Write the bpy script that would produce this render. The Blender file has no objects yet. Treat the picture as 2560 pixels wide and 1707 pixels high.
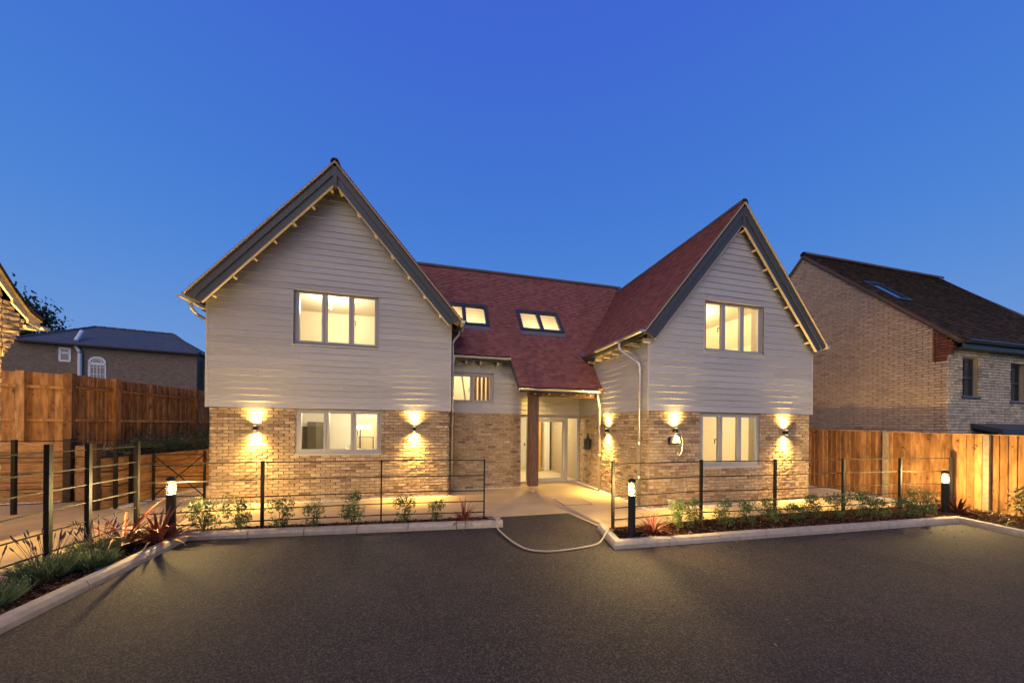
import bpy, math, random
from mathutils import Vector, Matrix
random.seed(7)
SC = bpy.context.scene
COL = SC.collection
V = Vector
# ------------------------------------------------------------------ camera
TH, ROLL, CAMH = 0.237, 0.009, 1.879
cam_d = bpy.data.cameras.new('camera'); cam = bpy.data.objects.new('camera', cam_d); COL.objects.link(cam)
R_ = V((math.cos(TH), -math.sin(TH), 0)); U_ = V((0, 0, 1)); B_ = V((-math.sin(TH), -math.cos(TH), 0))
cr, sr = math.cos(ROLL), math.sin(ROLL)
ax, ay = R_*cr + U_*sr, U_*cr - R_*sr
cam.matrix_world = Matrix(((ax.x, ay.x, B_.x, 0), (ax.y, ay.y, B_.y, 0), (ax.z, ay.z, B_.z, CAMH), (0, 0, 0, 1)))
cam_d.sensor_width = 36; cam_d.lens = 799.9/2560*36; cam_d.shift_y = 0.0823; cam_d.clip_start = .05; cam_d.clip_end = 2000
SC.camera = cam
# ------------------------------------------------------------------ sky, dusk glow, exposure
world = bpy.data.worlds.new('World'); SC.world = world; world.use_nodes = True
wn, wl = world.node_tree.nodes, world.node_tree.links
wn.clear()
tc = wn.new('ShaderNodeTexCoord'); sx = wn.new('ShaderNodeSeparateXYZ'); rp = wn.new('ShaderNodeValToRGB')
bg = wn.new('ShaderNodeBackground'); wo = wn.new('ShaderNodeOutputWorld')
wl.new(tc.outputs['Generated'], sx.inputs[0]); wl.new(sx.outputs['Z'], rp.inputs[0]); wl.new(rp.outputs[0], bg.inputs[0]); wl.new(bg.outputs[0], wo.inputs[0])
SKY_STRENGTH = 1.0
bg.inputs[1].default_value = SKY_STRENGTH
rp.color_ramp.interpolation = 'B_SPLINE'
els = rp.color_ramp.elements
stops = [(0.0, (.215, .345, .64)), (.10, (.185, .335, .67)), (.22, (.128, .295, .69)), (.36, (.082, .245, .68)), (.52, (.060, .200, .66)), (.68, (.052, .160, .64)), (.82, (.052, .130, .64)), (1.0, (.05, .115, .6))]
els[0].position, els[0].color = stops[0][0], (*stops[0][1], 1)
els[1].position, els[1].color = stops[-1][0], (*stops[-1][1], 1)
for p, c in stops[1:-1]:
    e = els.new(p); e.color = (*c, 1)
def light(name, kind, loc, power, color, parent=None, **kw):
    d = bpy.data.lights.new(name, kind); d.energy = power; d.color = color
    for k, v in kw.items(): setattr(d, k, v)
    o = bpy.data.objects.new(name, d); COL.objects.link(o); o.location = loc
    if parent is not None:
        o.parent = parent; o.matrix_parent_inverse = Matrix.Translation(-parent.location)
    return o
glow = light('twilight_sun', 'SUN', (0, -20, 20), 1.70, (1.0, .74, .45), angle=math.radians(70))
glow.rotation_euler = V((-.52, -.76, .48)).to_track_quat('Z', 'Y').to_euler()
vs = SC.view_settings; vs.view_transform = 'Standard'; vs.look = 'None'; vs.exposure = 0; vs.gamma = 1; vs.use_curve_mapping = False
SC.cycles.use_denoising = True
SC.cycles.max_bounces = 7; SC.cycles.diffuse_bounces = 3; SC.cycles.glossy_bounces = 3; SC.cycles.transparent_max_bounces = 12
SC.cycles.sample_clamp_indirect = 4; SC.cycles.caustics_reflective = False; SC.cycles.caustics_refractive = False
WARM = (1.0, .63, .165)
# ------------------------------------------------------------------ materials
def mat(name, base=(.5, .5, .5), rough=.8, metal=0, ramp=None, nscale=0, namp=.25, bump=0, bscale=60, stretch=(1, 1, 1), spec=.3, emit=None, estr=0, attr=True, speck=None):
    m = bpy.data.materials.new(name); m.use_nodes = True
    n, l = m.node_tree.nodes, m.node_tree.links
    b = n['Principled BSDF']
    b.inputs['Roughness'].default_value = rough; b.inputs['Metallic'].default_value = metal
    b.inputs['Specular IOR Level'].default_value = spec
    src = None
    if ramp:
        at = n.new('ShaderNodeAttribute'); at.attribute_name = 'rnd'
        r = n.new('ShaderNodeValToRGB'); e = r.color_ramp.elements
        e[0].position, e[0].color = ramp[0][0], (*ramp[0][1], 1)
        e[1].position, e[1].color = ramp[-1][0], (*ramp[-1][1], 1)
        for p, c in ramp[1:-1]:
            q = e.new(p); q.color = (*c, 1)
        l.new(at.outputs['Fac'], r.inputs[0]); src = r.outputs[0]
    else:
        rgb = n.new('ShaderNodeRGB'); rgb.outputs[0].default_value = (*base, 1); src = rgb.outputs[0]
    geo = n.new('ShaderNodeNewGeometry'); mp = n.new('ShaderNodeMapping'); mp.inputs['Scale'].default_value = stretch
    l.new(geo.outputs['Position'], mp.inputs[0])
    if nscale:
        t = n.new('ShaderNodeTexNoise'); t.inputs['Scale'].default_value = nscale; t.inputs['Detail'].default_value = 6
        l.new(mp.outputs[0], t.inputs['Vector'])
        mr = n.new('ShaderNodeMapRange'); mr.inputs['From Min'].default_value = .3; mr.inputs['From Max'].default_value = .7
        mr.inputs['To Min'].default_value = 1-namp; mr.inputs['To Max'].default_value = 1+namp
        l.new(t.outputs['Fac'], mr.inputs[0])
        mx = n.new('ShaderNodeMix'); mx.data_type = 'RGBA'; mx.blend_type = 'MULTIPLY'; mx.inputs[0].default_value = 1
        l.new(src, mx.inputs[6]); l.new(mr.outputs[0], mx.inputs[7]); src = mx.outputs[2]
    if speck:
        for sc_, lo, hi, amt, colr in speck:
            t = n.new('ShaderNodeTexNoise'); t.inputs['Scale'].default_value = sc_; t.inputs['Detail'].default_value = 2
            l.new(geo.outputs['Position'], t.inputs['Vector'])
            mr = n.new('ShaderNodeMapRange'); mr.inputs['From Min'].default_value = lo; mr.inputs['From Max'].default_value = hi; mr.inputs['To Max'].default_value = amt
            l.new(t.outputs['Fac'], mr.inputs[0])
            mx = n.new('ShaderNodeMix'); mx.data_type = 'RGBA'
            l.new(mr.outputs[0], mx.inputs[0]); l.new(src, mx.inputs[6]); mx.inputs[7].default_value = (*colr, 1); src = mx.outputs[2]
    l.new(src, b.inputs['Base Color'])
    if bump:
        t = n.new('ShaderNodeTexNoise'); t.inputs['Scale'].default_value = bscale; t.inputs['Detail'].default_value = 5
        l.new(mp.outputs[0], t.inputs['Vector'])
        bp = n.new('ShaderNodeBump'); bp.inputs['Strength'].default_value = min(1, bump); bp.inputs['Distance'].default_value = .01
        l.new(t.outputs['Fac'], bp.inputs['Height']); l.new(bp.outputs[0], b.inputs['Normal'])
    if emit:
        b.inputs['Emission Color'].default_value = (*emit, 1); b.inputs['Emission Strength'].default_value = estr
    return m
def glassmat(name, tint=(1, 1, 1), gloss=.07, rough=.0, ior=1.45):
    m = bpy.data.materials.new(name); m.use_nodes = True
    n, l = m.node_tree.nodes, m.node_tree.links; n.clear()
    t = n.new('ShaderNodeBsdfTransparent'); t.inputs[0].default_value = (*tint, 1)
    g = n.new('ShaderNodeBsdfGlossy'); g.inputs['Roughness'].default_value = rough
    fr = n.new('ShaderNodeFresnel'); fr.inputs[0].default_value = ior
    mx = n.new('ShaderNodeMixShader'); o = n.new('ShaderNodeOutputMaterial')
    l.new(fr.outputs[0], mx.inputs[0]); l.new(t.outputs[0], mx.inputs[1]); l.new(g.outputs[0], mx.inputs[2]); l.new(mx.outputs[0], o.inputs[0])
    return m
BRICK = mat('buff_brick', ramp=[(0, (.20, .135, .09)), (.06, (.28, .19, .12)), (.22, (.375, .268, .165)), (.7, (.43, .318, .198)), (1, (.49, .378, .252))], rough=.9, nscale=14, namp=.22, bump=.7, bscale=70)
BRICK2 = mat('neighbour_brick', ramp=[(0, (.32, .225, .15)), (.05, (.43, .31, .21)), (.5, (.46, .335, .23)), (1, (.50, .37, .26))], rough=.9, nscale=9, namp=.12, bump=.5, bscale=70)
BRICK3 = mat('pale_brick', ramp=[(0, (.27, .225, .16)), (.1, (.42, .36, .265)), (1, (.54, .47, .36))], rough=.9, nscale=9, namp=.25, bump=.5, bscale=70)
REDBRICK = mat('red_brick', ramp=[(0, (.13, .045, .03)), (1, (.24, .08, .05))], rough=.9, nscale=12, namp=.3)
MORTAR = mat('mortar', (.37, .30, .205), .95, nscale=40, namp=.15)
CLAD = mat('grey_cladding', ramp=[(0, (.375, .371, .374)), (1, (.435, .430, .434))], rough=.65, nscale=5, namp=.06, bump=.12, bscale=60, stretch=(1, 1, 6))
TRIM = mat('cladding_trim', (.45, .43, .41), .6)
TILE = mat('plain_tile', ramp=[(0, (.20, .080, .066)), (.3, (.25, .098, .082)), (.7, (.275, .110, .090)), (1, (.31, .132, .108))], rough=.85, spec=.1, nscale=7, namp=.14, bump=.3, bscale=90)
RIDGE = mat('ridge_tile_clay', (.115, .072, .062), .85, nscale=20, namp=.3)
TILE2 = mat('dark_tile', ramp=[(0, (.036, .028, .018)), (.6, (.065, .048, .032)), (1, (.10, .065, .042))], rough=.9, spec=.05, nscale=10, namp=.3)
SLATE = mat('slate_roof', (.075, .082, .09), .6, nscale=3, namp=.25, bump=.4, bscale=12, stretch=(1, 1, 3))
BARGE = mat('slate_grey_paint', (.060, .068, .078), .55, nscale=20, namp=.1)
CREAMTRIM = mat('cream_timber', (.38, .33, .26), .7)
DECK = mat('roof_underlay', (.09, .07, .055), .9)
FRAME = mat('grey_window_frame', (.36, .345, .34), .45)
DARKFRAME = mat('anthracite_frame', (.035, .042, .055), .4)
WHITEFRAME = mat('white_frame', (.74, .74, .75), .5)
STEEL = mat('galvanised_steel', (.62, .61, .60), .36, metal=.85, nscale=25, namp=.12)
DARKMETAL = mat('black_railing_metal', (.012, .010, .009), .6, spec=.2)
BLACK = mat('black_lamp_metal', (.014, .014, .014), .5)
OAK = mat('oak_post', (.19, .105, .06), .75, nscale=6, namp=.35, stretch=(4, 4, .5), bump=.4, bscale=20)
OAKPALE = mat('pale_oak', (.50, .27, .07), .6, nscale=5, namp=.2, stretch=(4, 4, .4))
TIMBER = mat('fence_timber', ramp=[(0, (.215, .098, .032)), (.5, (.35, .168, .056)), (1, (.46, .245, .092))], rough=.85, nscale=5, namp=.42, stretch=(3, 3, .6), bump=.5, bscale=30, speck=[(9, .66, .72, .75, (.07, .03, .012))])
SLEEPER = mat('sleeper_timber', ramp=[(0, (.27, .14, .052)), (1, (.42, .225, .09))], rough=.85, nscale=5, namp=.4, stretch=(1, 1, 5), bump=.4, bscale=25, speck=[(6, .66, .74, .7, (.06, .028, .012))])
DARKTIMBER = mat('dark_treated_post', (.05, .035, .022), .9, nscale=8, namp=.3)
CONC = mat('concrete', (.40, .35, .29), .9, nscale=12, namp=.15, bump=.2, bscale=90)
CONCD = mat('weathered_concrete', (.27, .205, .14), .9, nscale=12, namp=.2, bump=.2, bscale=90)
KERB = mat('kerb_concrete', ramp=[(0, (.37, .31, .235)), (1, (.44, .375, .29))], rough=.9, nscale=10, namp=.14, bump=.25, bscale=120, speck=[(45, .68, .74, .5, (.16, .14, .12))])
ASPH = mat('asphalt', (.0235, .0205, .0175), .85, nscale=.7, namp=.28, bump=1.0, bscale=70, spec=.3, speck=[(1.4, .46, .72, .75, (.046, .029, .024)), (72, .50, .62, .85, (.092, .076, .060)), (55, .56, .66, .75, (.007, .006, .006)), (110, .58, .68, .7, (.13, .112, .096)), (2.6, .66, .80, .14, (.12, .11, .10))])
PATH = mat('buff_paving', (.45, .34, .20), .9, spec=.08, nscale=1.3, namp=.12, bump=.25, bscale=150, speck=[(180, .58, .7, .35, (.16, .13, .10)), (190, .62, .72, .3, (.48, .42, .34))])
SOIL = mat('dark_soil', (.028, .018, .012), .95, spec=0, nscale=20, namp=.4, bump=.8, bscale=40)
GRASS = mat('grass_ground', (.03, .045, .018), .95, nscale=4, namp=.4)
PEBBLE = mat('white_pebble', ramp=[(0, (.50, .46, .40)), (1, (.76, .73, .67))], rough=.7)
BARK = mat('bark_chip', ramp=[(0, (.03, .016, .011)), (.5, (.09, .044, .027)), (.8, (.18, .09, .048)), (1, (.34, .20, .10))], rough=.9, spec=.05)
LEAF = mat('shrub_leaf', ramp=[(0, (.038, .068, .016)), (.5, (.088, .135, .030)), (.85, (.155, .20, .046)), (1, (.24, .26, .06))], rough=.55, spec=.4)
LEAF2 = mat('dark_leaf', ramp=[(0, (.016, .030, .012)), (.6, (.042, .066, .026)), (1, (.08, .10, .042))], rough=.6)
LAV = mat('lavender_foliage', ramp=[(0, (.11, .15, .05)), (.6, (.21, .265, .095)), (1, (.38, .42, .17))], rough=.7)
LAVF = mat('lavender_flower', (.085, .065, .075), .8)
FLAX = mat('bronze_flax', ramp=[(0, (.09, .018, .011)), (.5, (.20, .044, .022)), (.85, (.30, .095, .04)), (1, (.48, .25, .11))], rough=.45, spec=.5)
GRASSY = mat('pale_grass_blade', (.28, .25, .13), .7)
STEM = mat('woody_stem', (.07, .045, .025), .9)
CREAM = mat('cream_wall_paint', (.80, .70, .50), .85)
CREAM2 = mat('warm_white_paint', (.83, .78, .66), .8)
FLOORM = mat('pale_floor', (.62, .52, .36), .5)
CUPB = mat('dark_cupboard', (.075, .06, .04), .4)
CUPB2 = mat('taupe_cupboard', (.33, .27, .17), .5)
GLASS = glassmat('window_glass')
LAMPGLASS = glassmat('lamp_glass', (.97, .95, .9), ior=1.12)
GLOW = mat('lamp_glow', (1, .9, .7), emit=(1, .82, .52), estr=22)
BOLGLOW = mat('bollard_glow', (1, .9, .7), emit=(1, .70, .26), estr=10500)
GLOWS = mat('spot_lens', (1, .9, .7), emit=(1, .80, .42), estr=12)
GLOWP = mat('pendant_glow', (1, .95, .85), emit=(1, .93, .78), estr=9)
DARKGLASS = mat('unlit_glass', (.03, .035, .045), .08, spec=.8)
BLIND = mat('pale_blind', (.72, .60, .42), .8)
_n, _l = BLIND.node_tree.nodes, BLIND.node_tree.links
_t = _n.new('ShaderNodeBsdfTranslucent'); _t.inputs[0].default_value = (.80, .66, .44, 1)
_l.new(_t.outputs[0], [q for q in _n if q.type == 'OUTPUT_MATERIAL'][0].inputs[0])
WHITEP = mat('white_plastic', (.46, .43, .38), .4)
HOSEM = mat('hose_rubber', (.42, .34, .27), .6)
LEAD = mat('lead_flashing', (.13, .14, .16), .6)
# ------------------------------------------------------------------ mesh helpers
class MB:
    def __init__(s): s.v = []; s.f = []; s.r = []
    def add(s, vs, fs, r=None):
        o = len(s.v); s.v += [tuple(p) for p in vs]; s.f += [tuple(i+o for i in f) for f in fs]
        s.r += [random.random() if r is None else r]*len(fs); return s
    def box(s, x0, x1, y0, y1, z0, z1, r=None):
        return s.add([(x0,y0,z0),(x1,y0,z0),(x1,y1,z0),(x0,y1,z0),(x0,y0,z1),(x1,y0,z1),(x1,y1,z1),(x0,y1,z1)], BOXF, r)
    def bar(s, p, q, w, h, up=V((0, 0, 1)), r=None):
        p, q = V(p), V(q); d = (q-p).normalized(); a = d.cross(up)
        if a.length < 1e-4: a = d.cross(V((1, 0, 0)))
        a.normalize(); b = a.cross(d); a *= w/2; b *= h/2
        return s.add([p-a-b, p+a-b, p+a+b, p-a+b, q-a-b, q+a-b, q+a+b, q-a+b], [(3,2,1,0),(4,5,6,7),(0,1,5,4),(1,2,6,5),(2,3,7,6),(3,0,4,7)], r)
    def tube(s, pts, rad, n=8, r=None, cap=True):
        pts = [V(p) for p in pts]; rr = rad if isinstance(rad, (list, tuple)) else [rad]*len(pts)
        rings = []
        for i, p in enumerate(pts):
            d = (pts[min(i+1, len(pts)-1)]-pts[max(i-1, 0)]).normalized()
            a = d.cross(V((0, 0, 1)))
            if a.length < .05: a = d.cross(V((1, 0, 0)))
            a.normalize(); b = a.cross(d)
            rings.append([p + (a*math.cos(2*math.pi*k/n) + b*math.sin(2*math.pi*k/n))*rr[i] for k in range(n)])
        vs = [q for g in rings for q in g]; fs = []
        for i in range(len(pts)-1):
            for k in range(n):
                fs.append((i*n+k, i*n+(k+1) % n, (i+1)*n+(k+1) % n, (i+1)*n+k))
        if cap: fs += [tuple(range(n-1, -1, -1)), tuple((len(pts)-1)*n+k for k in range(n))]
        return s.add(vs, fs, r)
    def lathe(s, c, prof, n=16, r=None):
        vs = []; fs = []
        for rad, z in prof:
            vs += [(c[0]+rad*math.cos(2*math.pi*k/n), c[1]+rad*math.sin(2*math.pi*k/n), c[2]+z) for k in range(n)]
        for i in range(len(prof)-1):
            for k in range(n): fs.append((i*n+k, i*n+(k+1) % n, (i+1)*n+(k+1) % n, (i+1)*n+k))
        fs += [tuple(range(n-1, -1, -1)), tuple((len(prof)-1)*n+k for k in range(n))]
        return s.add(vs, fs, r)
    def prism(s, poly, off, r=None):
        k = len(poly); off = V(off); a = [V(p) for p in poly]; b = [p+off for p in a]
        return s.add(a+b, [tuple(range(k-1, -1, -1)), tuple(range(k, 2*k))] + [(i, (i+1) % k, k+(i+1) % k, k+i) for i in range(k)], r)
    def mesh(s, name, m, smooth=False):
        me = bpy.data.meshes.new(name); me.from_pydata(s.v, [], s.f)
        at = me.attributes.new('rnd', 'FLOAT', 'FACE'); at.data.foreach_set('value', s.r)
        me.materials.append(m)
        if smooth: me.polygons.foreach_set('use_smooth', [True]*len(me.polygons))
        me.update(); return me
    def build(s, name, m, parent=None, local=False, smooth=False, **props):
        return link(name, s.mesh(name, m, smooth), parent, local, **props)
BOXF = [(3,2,1,0),(4,5,6,7),(0,1,5,4),(1,2,6,5),(2,3,7,6),(3,0,4,7)]
def link(name, data, parent=None, local=False, **props):
    o = bpy.data.objects.new(name, data); COL.objects.link(o)
    if parent is not None:
        o.parent = parent
        if not local and parent.type == 'EMPTY': o.matrix_parent_inverse = Matrix.Translation(-parent.location)
    for k, v in props.items(): o[k] = v
    return o
def thing(name, label, cat, loc=(0, 0, 0), group=None):
    o = bpy.data.objects.new(name, None); COL.objects.link(o); o.location = loc; o.empty_display_size = .2
    o['label'] = label; o['category'] = cat
    if group: o['group'] = group
    return o
def tag(o, label, cat, group=None):
    o['label'] = label; o['category'] = cat
    if group: o['group'] = group
    return o
def place(name, data, parent, M, **props):
    o = bpy.data.objects.new(name, data); COL.objects.link(o)
    if parent is not None:
        o.parent = parent
        if parent.type == 'EMPTY': o.matrix_parent_inverse = Matrix.Translation(-parent.location)
    o.matrix_basis = M
    for k, v in props.items(): o[k] = v
    return o
def frame(o, x, y, z):
    return Matrix(((x[0], y[0], z[0], o[0]), (x[1], y[1], z[1], o[1]), (x[2], y[2], z[2], o[2]), (0, 0, 0, 1)))
def copy_thing(root, loc, label, rz=0, sc=1):
    r = root.copy(); COL.objects.link(r); r.location = loc; r.rotation_euler = (0, 0, rz); r.scale = (sc, sc, sc); r['label'] = label
    for ch in list(root.children):
        c = ch.copy(); COL.objects.link(c); c.parent = r
        for g in list(ch.children):
            d = g.copy(); COL.objects.link(d); d.parent = c
    return r
def cross(poly, t):
    xs = []
    for (s0, t0), (s1, t1) in zip(poly, poly[1:]+poly[:1]):
        if (t0 <= t) != (t1 <= t): xs.append(s0+(t-t0)/(t1-t0)*(s1-s0))
    return sorted(xs)
def spans(poly, holes, t):
    xs = cross(poly, t); sp = [(xs[i], xs[i+1]) for i in range(0, len(xs)-1, 2)]
    for h in holes:
        hx = cross(h, t)
        if len(hx) < 2: continue
        a, b = hx[0], hx[-1]; ns = []
        for p, q in sp:
            if b <= p or a >= q: ns.append((p, q)); continue
            if a > p: ns.append((p, a))
            if b < q: ns.append((b, q))
        sp = ns
    return sp
def rect(a, b, c, d): return [(a, c), (b, c), (b, d), (a, d)]
def camdist(p): return p.x*math.sin(TH)+p.y*math.cos(TH)
# small pieces laid in courses: returns records, later split into single objects and one joined rest
def course_bricks(O, S, N, poly, holes, z0, z1, rec, L=.215, H=.065, J=.010, depth=.015, rough=1.0, parent=None):
    O, S, N = V(O), V(S), V(N); T = V((0, 0, 1)); row = 0; t = z0
    while t+H*.6 < z1:
        for a, b in spans(poly, holes, t+H/2):
            off = (-(L+J)/2 if row % 2 else 0)
            s = math.floor((a-off)/(L+J))*(L+J)+off
            while s < b:
                x0, x1 = max(s, a), min(s+L, b)
                if x1-x0 > .03:
                    full = (x1-x0) > L-.004
                    rec.append((full, O+S*x0+T*t, S, T, N, x1-x0, min(H, z1-t), depth, rough, parent))
                s += L+J
        t += H+J; row += 1
def brick_shape(L, H, d, rough):
    e = .004; j = lambda k: random.uniform(-k, k)*rough
    fr = [(e+j(.003), e+j(.003)), (L-e+j(.003), e+j(.003)), (L-e+j(.003), H-e+j(.004)), (e+j(.003), H-e+j(.004))]
    mid = (L*random.uniform(.35, .65), H-e+j(.003)); midb = (L*random.uniform(.35, .65), e+j(.003))
    bk = [(0, 0), (L, 0), (L, H), (0, H)]
    base = d*.9+random.uniform(-.3, 1)*.006*rough
    fv = [(x, y, base+random.uniform(0, 1)*.008*rough) for x, y in (fr[0], midb, fr[1], fr[2], mid, fr[3])]
    bv = [(x, y, -.004) for x, y in bk]
    vs = fv+bv   # 0 bl,1 bm,2 br,3 tr,4 tm,5 tl, 6..9 back
    fs = [(0, 1, 4, 5), (1, 2, 3, 4), (6, 7, 2, 1, 0), (7, 8, 3, 2), (8, 9, 5, 4, 3), (9, 6, 0, 5)]
    return vs, fs
def flush_bricks(rec, m, name, restname, rest_parent, limit=300, nvar=10, one=None):
    full = sorted((r for r in rec if r[0]), key=lambda r: camdist(r[1])/max(.2, abs(r[4].y*math.cos(TH)+r[4].x*math.sin(TH))) )
    pick = full[:limit]; ids = set(id(r) for r in pick); var = []
    if pick:
        for k in range(nvar):
            b = MB(); vs, fs = brick_shape(pick[0][5], pick[0][6], pick[0][7], pick[0][8]); b.add(vs, fs, (k+.5)/nvar); var.append(b.mesh(name, m))
    for r in pick:
        place(name, random.choice(var), r[9], frame(r[1], r[2], r[3], r[4]))
    b = MB()
    for r in rec:
        if id(r) in ids: continue
        vs, fs = brick_shape(r[5], r[6], r[7], r[8])
        b.add([r[1]+r[2]*x+r[3]*y+r[4]*z for x, y, z in vs], fs)
    if b.f: b.build(restname, m, rest_parent, kind='stuff')
def tiles(O, S, T, N, poly, holes, rec, parent, g=.1, w=.165, tmax=9):
    O, S, T, N = V(O), V(S), V(T), V(N); row = 0; t = 0
    while t < tmax:
        lo = spans(poly, holes, t+.004); hi = spans(poly, holes, t+g-.004)
        if len(lo) != len(hi): lo = hi = spans(poly, holes, t+g*.5)
        if True:
            for (a0, b0), (a1, b1) in zip(lo, hi):
                off = w/2 if row % 2 else 0
                s = math.floor((min(a0, a1)-off)/w)*w+off
                while s < max(b0, b1):
                    p0, p1, q0, q1 = max(s, a0), min(s+w-.003, b0), max(s, a1), min(s+w-.003, b1)
                    full = p0 == s and q0 == s and abs(p1-s-w+.003) < 1e-6 and abs(q1-s-w+.003) < 1e-6
                    if p1 > p0+.01 or q1 > q0+.01:
                        p1 = max(p0, p1); q1 = max(q0, q1)
                        rec.append((full, O+S*s+T*t, S, T, N, (p0-s, p1-s, q0-s, q1-s), g, parent))
                    s += w
        t += g; row += 1
def tile_shape(c, g):
    j = random.uniform(-.0025, .0025); h0 = .034+j; k = random.uniform(-.002, .002)
    th = .02
    vs = [(c[0], -.006, h0), (c[1], -.006, h0+k), (c[3], g+.03, .011), (c[2], g+.03, .011), (c[0], -.006, h0-th), (c[1], -.006, h0-th), (c[3], g+.03, 0), (c[2], g+.03, 0)]
    return vs, [(0, 1, 2, 3), (4, 5, 1, 0), (5, 6, 2, 1), (7, 4, 0, 3)]
def flush_tiles(rec, m, restparent, limit=300, nvar=10, name='roof_tile', rest='roof_tiling'):
    full = sorted((r for r in rec if r[0]), key=lambda r: camdist(r[1])/max(.12, -(r[4].dot((r[1]-V((0, 0, CAMH))).normalized()))))
    pick = full[:limit]; ids = set(id(r) for r in pick); var = []
    if pick:
        for k in range(nvar):
            b = MB(); vs, fs = tile_shape(pick[0][5], pick[0][6]); b.add(vs, fs, (k+.5)/nvar); var.append(b.mesh(name, m))
    for r in pick: place(name, random.choice(var), r[7], frame(r[1], r[2], r[3], r[4]))
    b = MB()
    for r in rec:
        if id(r) in ids: continue
        vs, fs = tile_shape(r[5], r[6]); b.add([r[1]+r[2]*x+r[3]*y+r[4]*z for x, y, z in vs], fs)
    if b.f: b.build(rest, m, restparent, kind='stuff')
def cladding(O, S, N, poly, holes, z0, z1, parent, e=.15, jl=3.6, d0=.0):
    O, S, N = V(O), V(S), V(N); T = V((0, 0, 1)); t = z0; row = 0
    while t < z1-.02:
        tt = min(t+e, z1)
        lo = spans(poly, holes, t+.003); hi = spans(poly, holes, tt-.003)
        if len(lo) != len(hi):
            lo = hi = spans(poly, holes, (t+tt)/2)
        for (a0, b0), (a1, b1) in zip(lo, hi):
            cuts = [max(a0, min(a1, a0))]; x = min(a0, a1)+(1.3+.9*(row*7 % 4)) % jl+.6
            segs = []; start = None
            while x < min(b0, b1)-.5:
                if x > max(a0, a1)+.4: segs.append(x)
                x += jl
            pts = [(a0, a1)]+[(q, q) for q in segs]+[(b0, b1)]
            for (p0, p1), (q0, q1) in zip(pts, pts[1:]):
                p0, p1 = (p0+.001, p1+.001); q0, q1 = q0-.001, q1-.001
                if q0-p0 < .01: continue
                q1 = max(q1, p1+.002); h = tt-t
                out0, out1 = d0+.032+random.uniform(-.001, .001), d0+.012
                mk = lambda s, z, n: O+S*s+T*z+N*n
                vs = [mk(p0, t, out0), mk(q0, t, out0), mk(q1, tt+.012, out1), mk(p1, tt+.012, out1), mk(p0, t, d0), mk(q0, t, d0), mk(q1, tt+.012, d0), mk(p1, tt+.012, d0)]
                b = MB(); b.add(vs, [(0, 1, 2, 3), (5, 4, 7, 6), (4, 5, 1, 0), (5, 6, 2, 1), (7, 4, 0, 3), (6, 7, 3, 2)])
                b.build('cladding_board', CLAD, parent)
        t = tt; row += 1
def clip(poly, axis, val, keep_gt):
    out = []
    for (p, q) in zip(poly, poly[1:]+poly[:1]):
        ip = (p[axis] >= val) == keep_gt or p[axis] == val; iq = (q[axis] >= val) == keep_gt or q[axis] == val
        if ip: out.append(p)
        if ip != iq:
            k = (val-p[axis])/(q[axis]-p[axis]); out.append(tuple(p[i]+k*(q[i]-p[i]) for i in (0, 1)))
    return out
def slab(b, O, S, N, poly, holes, thick):
    """wall of real thickness with rectangular openings (holes: s0,s1,z0,z1)"""
    O, S, N = V(O), V(S), V(N); T = V((0, 0, 1))
    cuts = sorted(set([min(p[0] for p in poly)-.01, max(p[0] for p in poly)+.01]+[h[0] for h in holes]+[h[1] for h in holes]))
    for a, c in zip(cuts, cuts[1:]):
        strip = clip(clip(poly, 0, a, True), 0, c, False)
        if len(strip) < 3: continue
        hs = sorted((h[2], h[3]) for h in holes if h[0] <= a+1e-6 and h[1] >= c-1e-6)
        lo = -99
        for z0, z1 in hs+[(99, 99)]:
            pc = clip(clip(strip, 1, lo, True), 1, z0, False) if lo > -99 else clip(strip, 1, z0, False)
            if len(pc) >= 3: b.prism([O+S*s+T*z for s, z in pc], -N*thick)
            lo = z1
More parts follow.
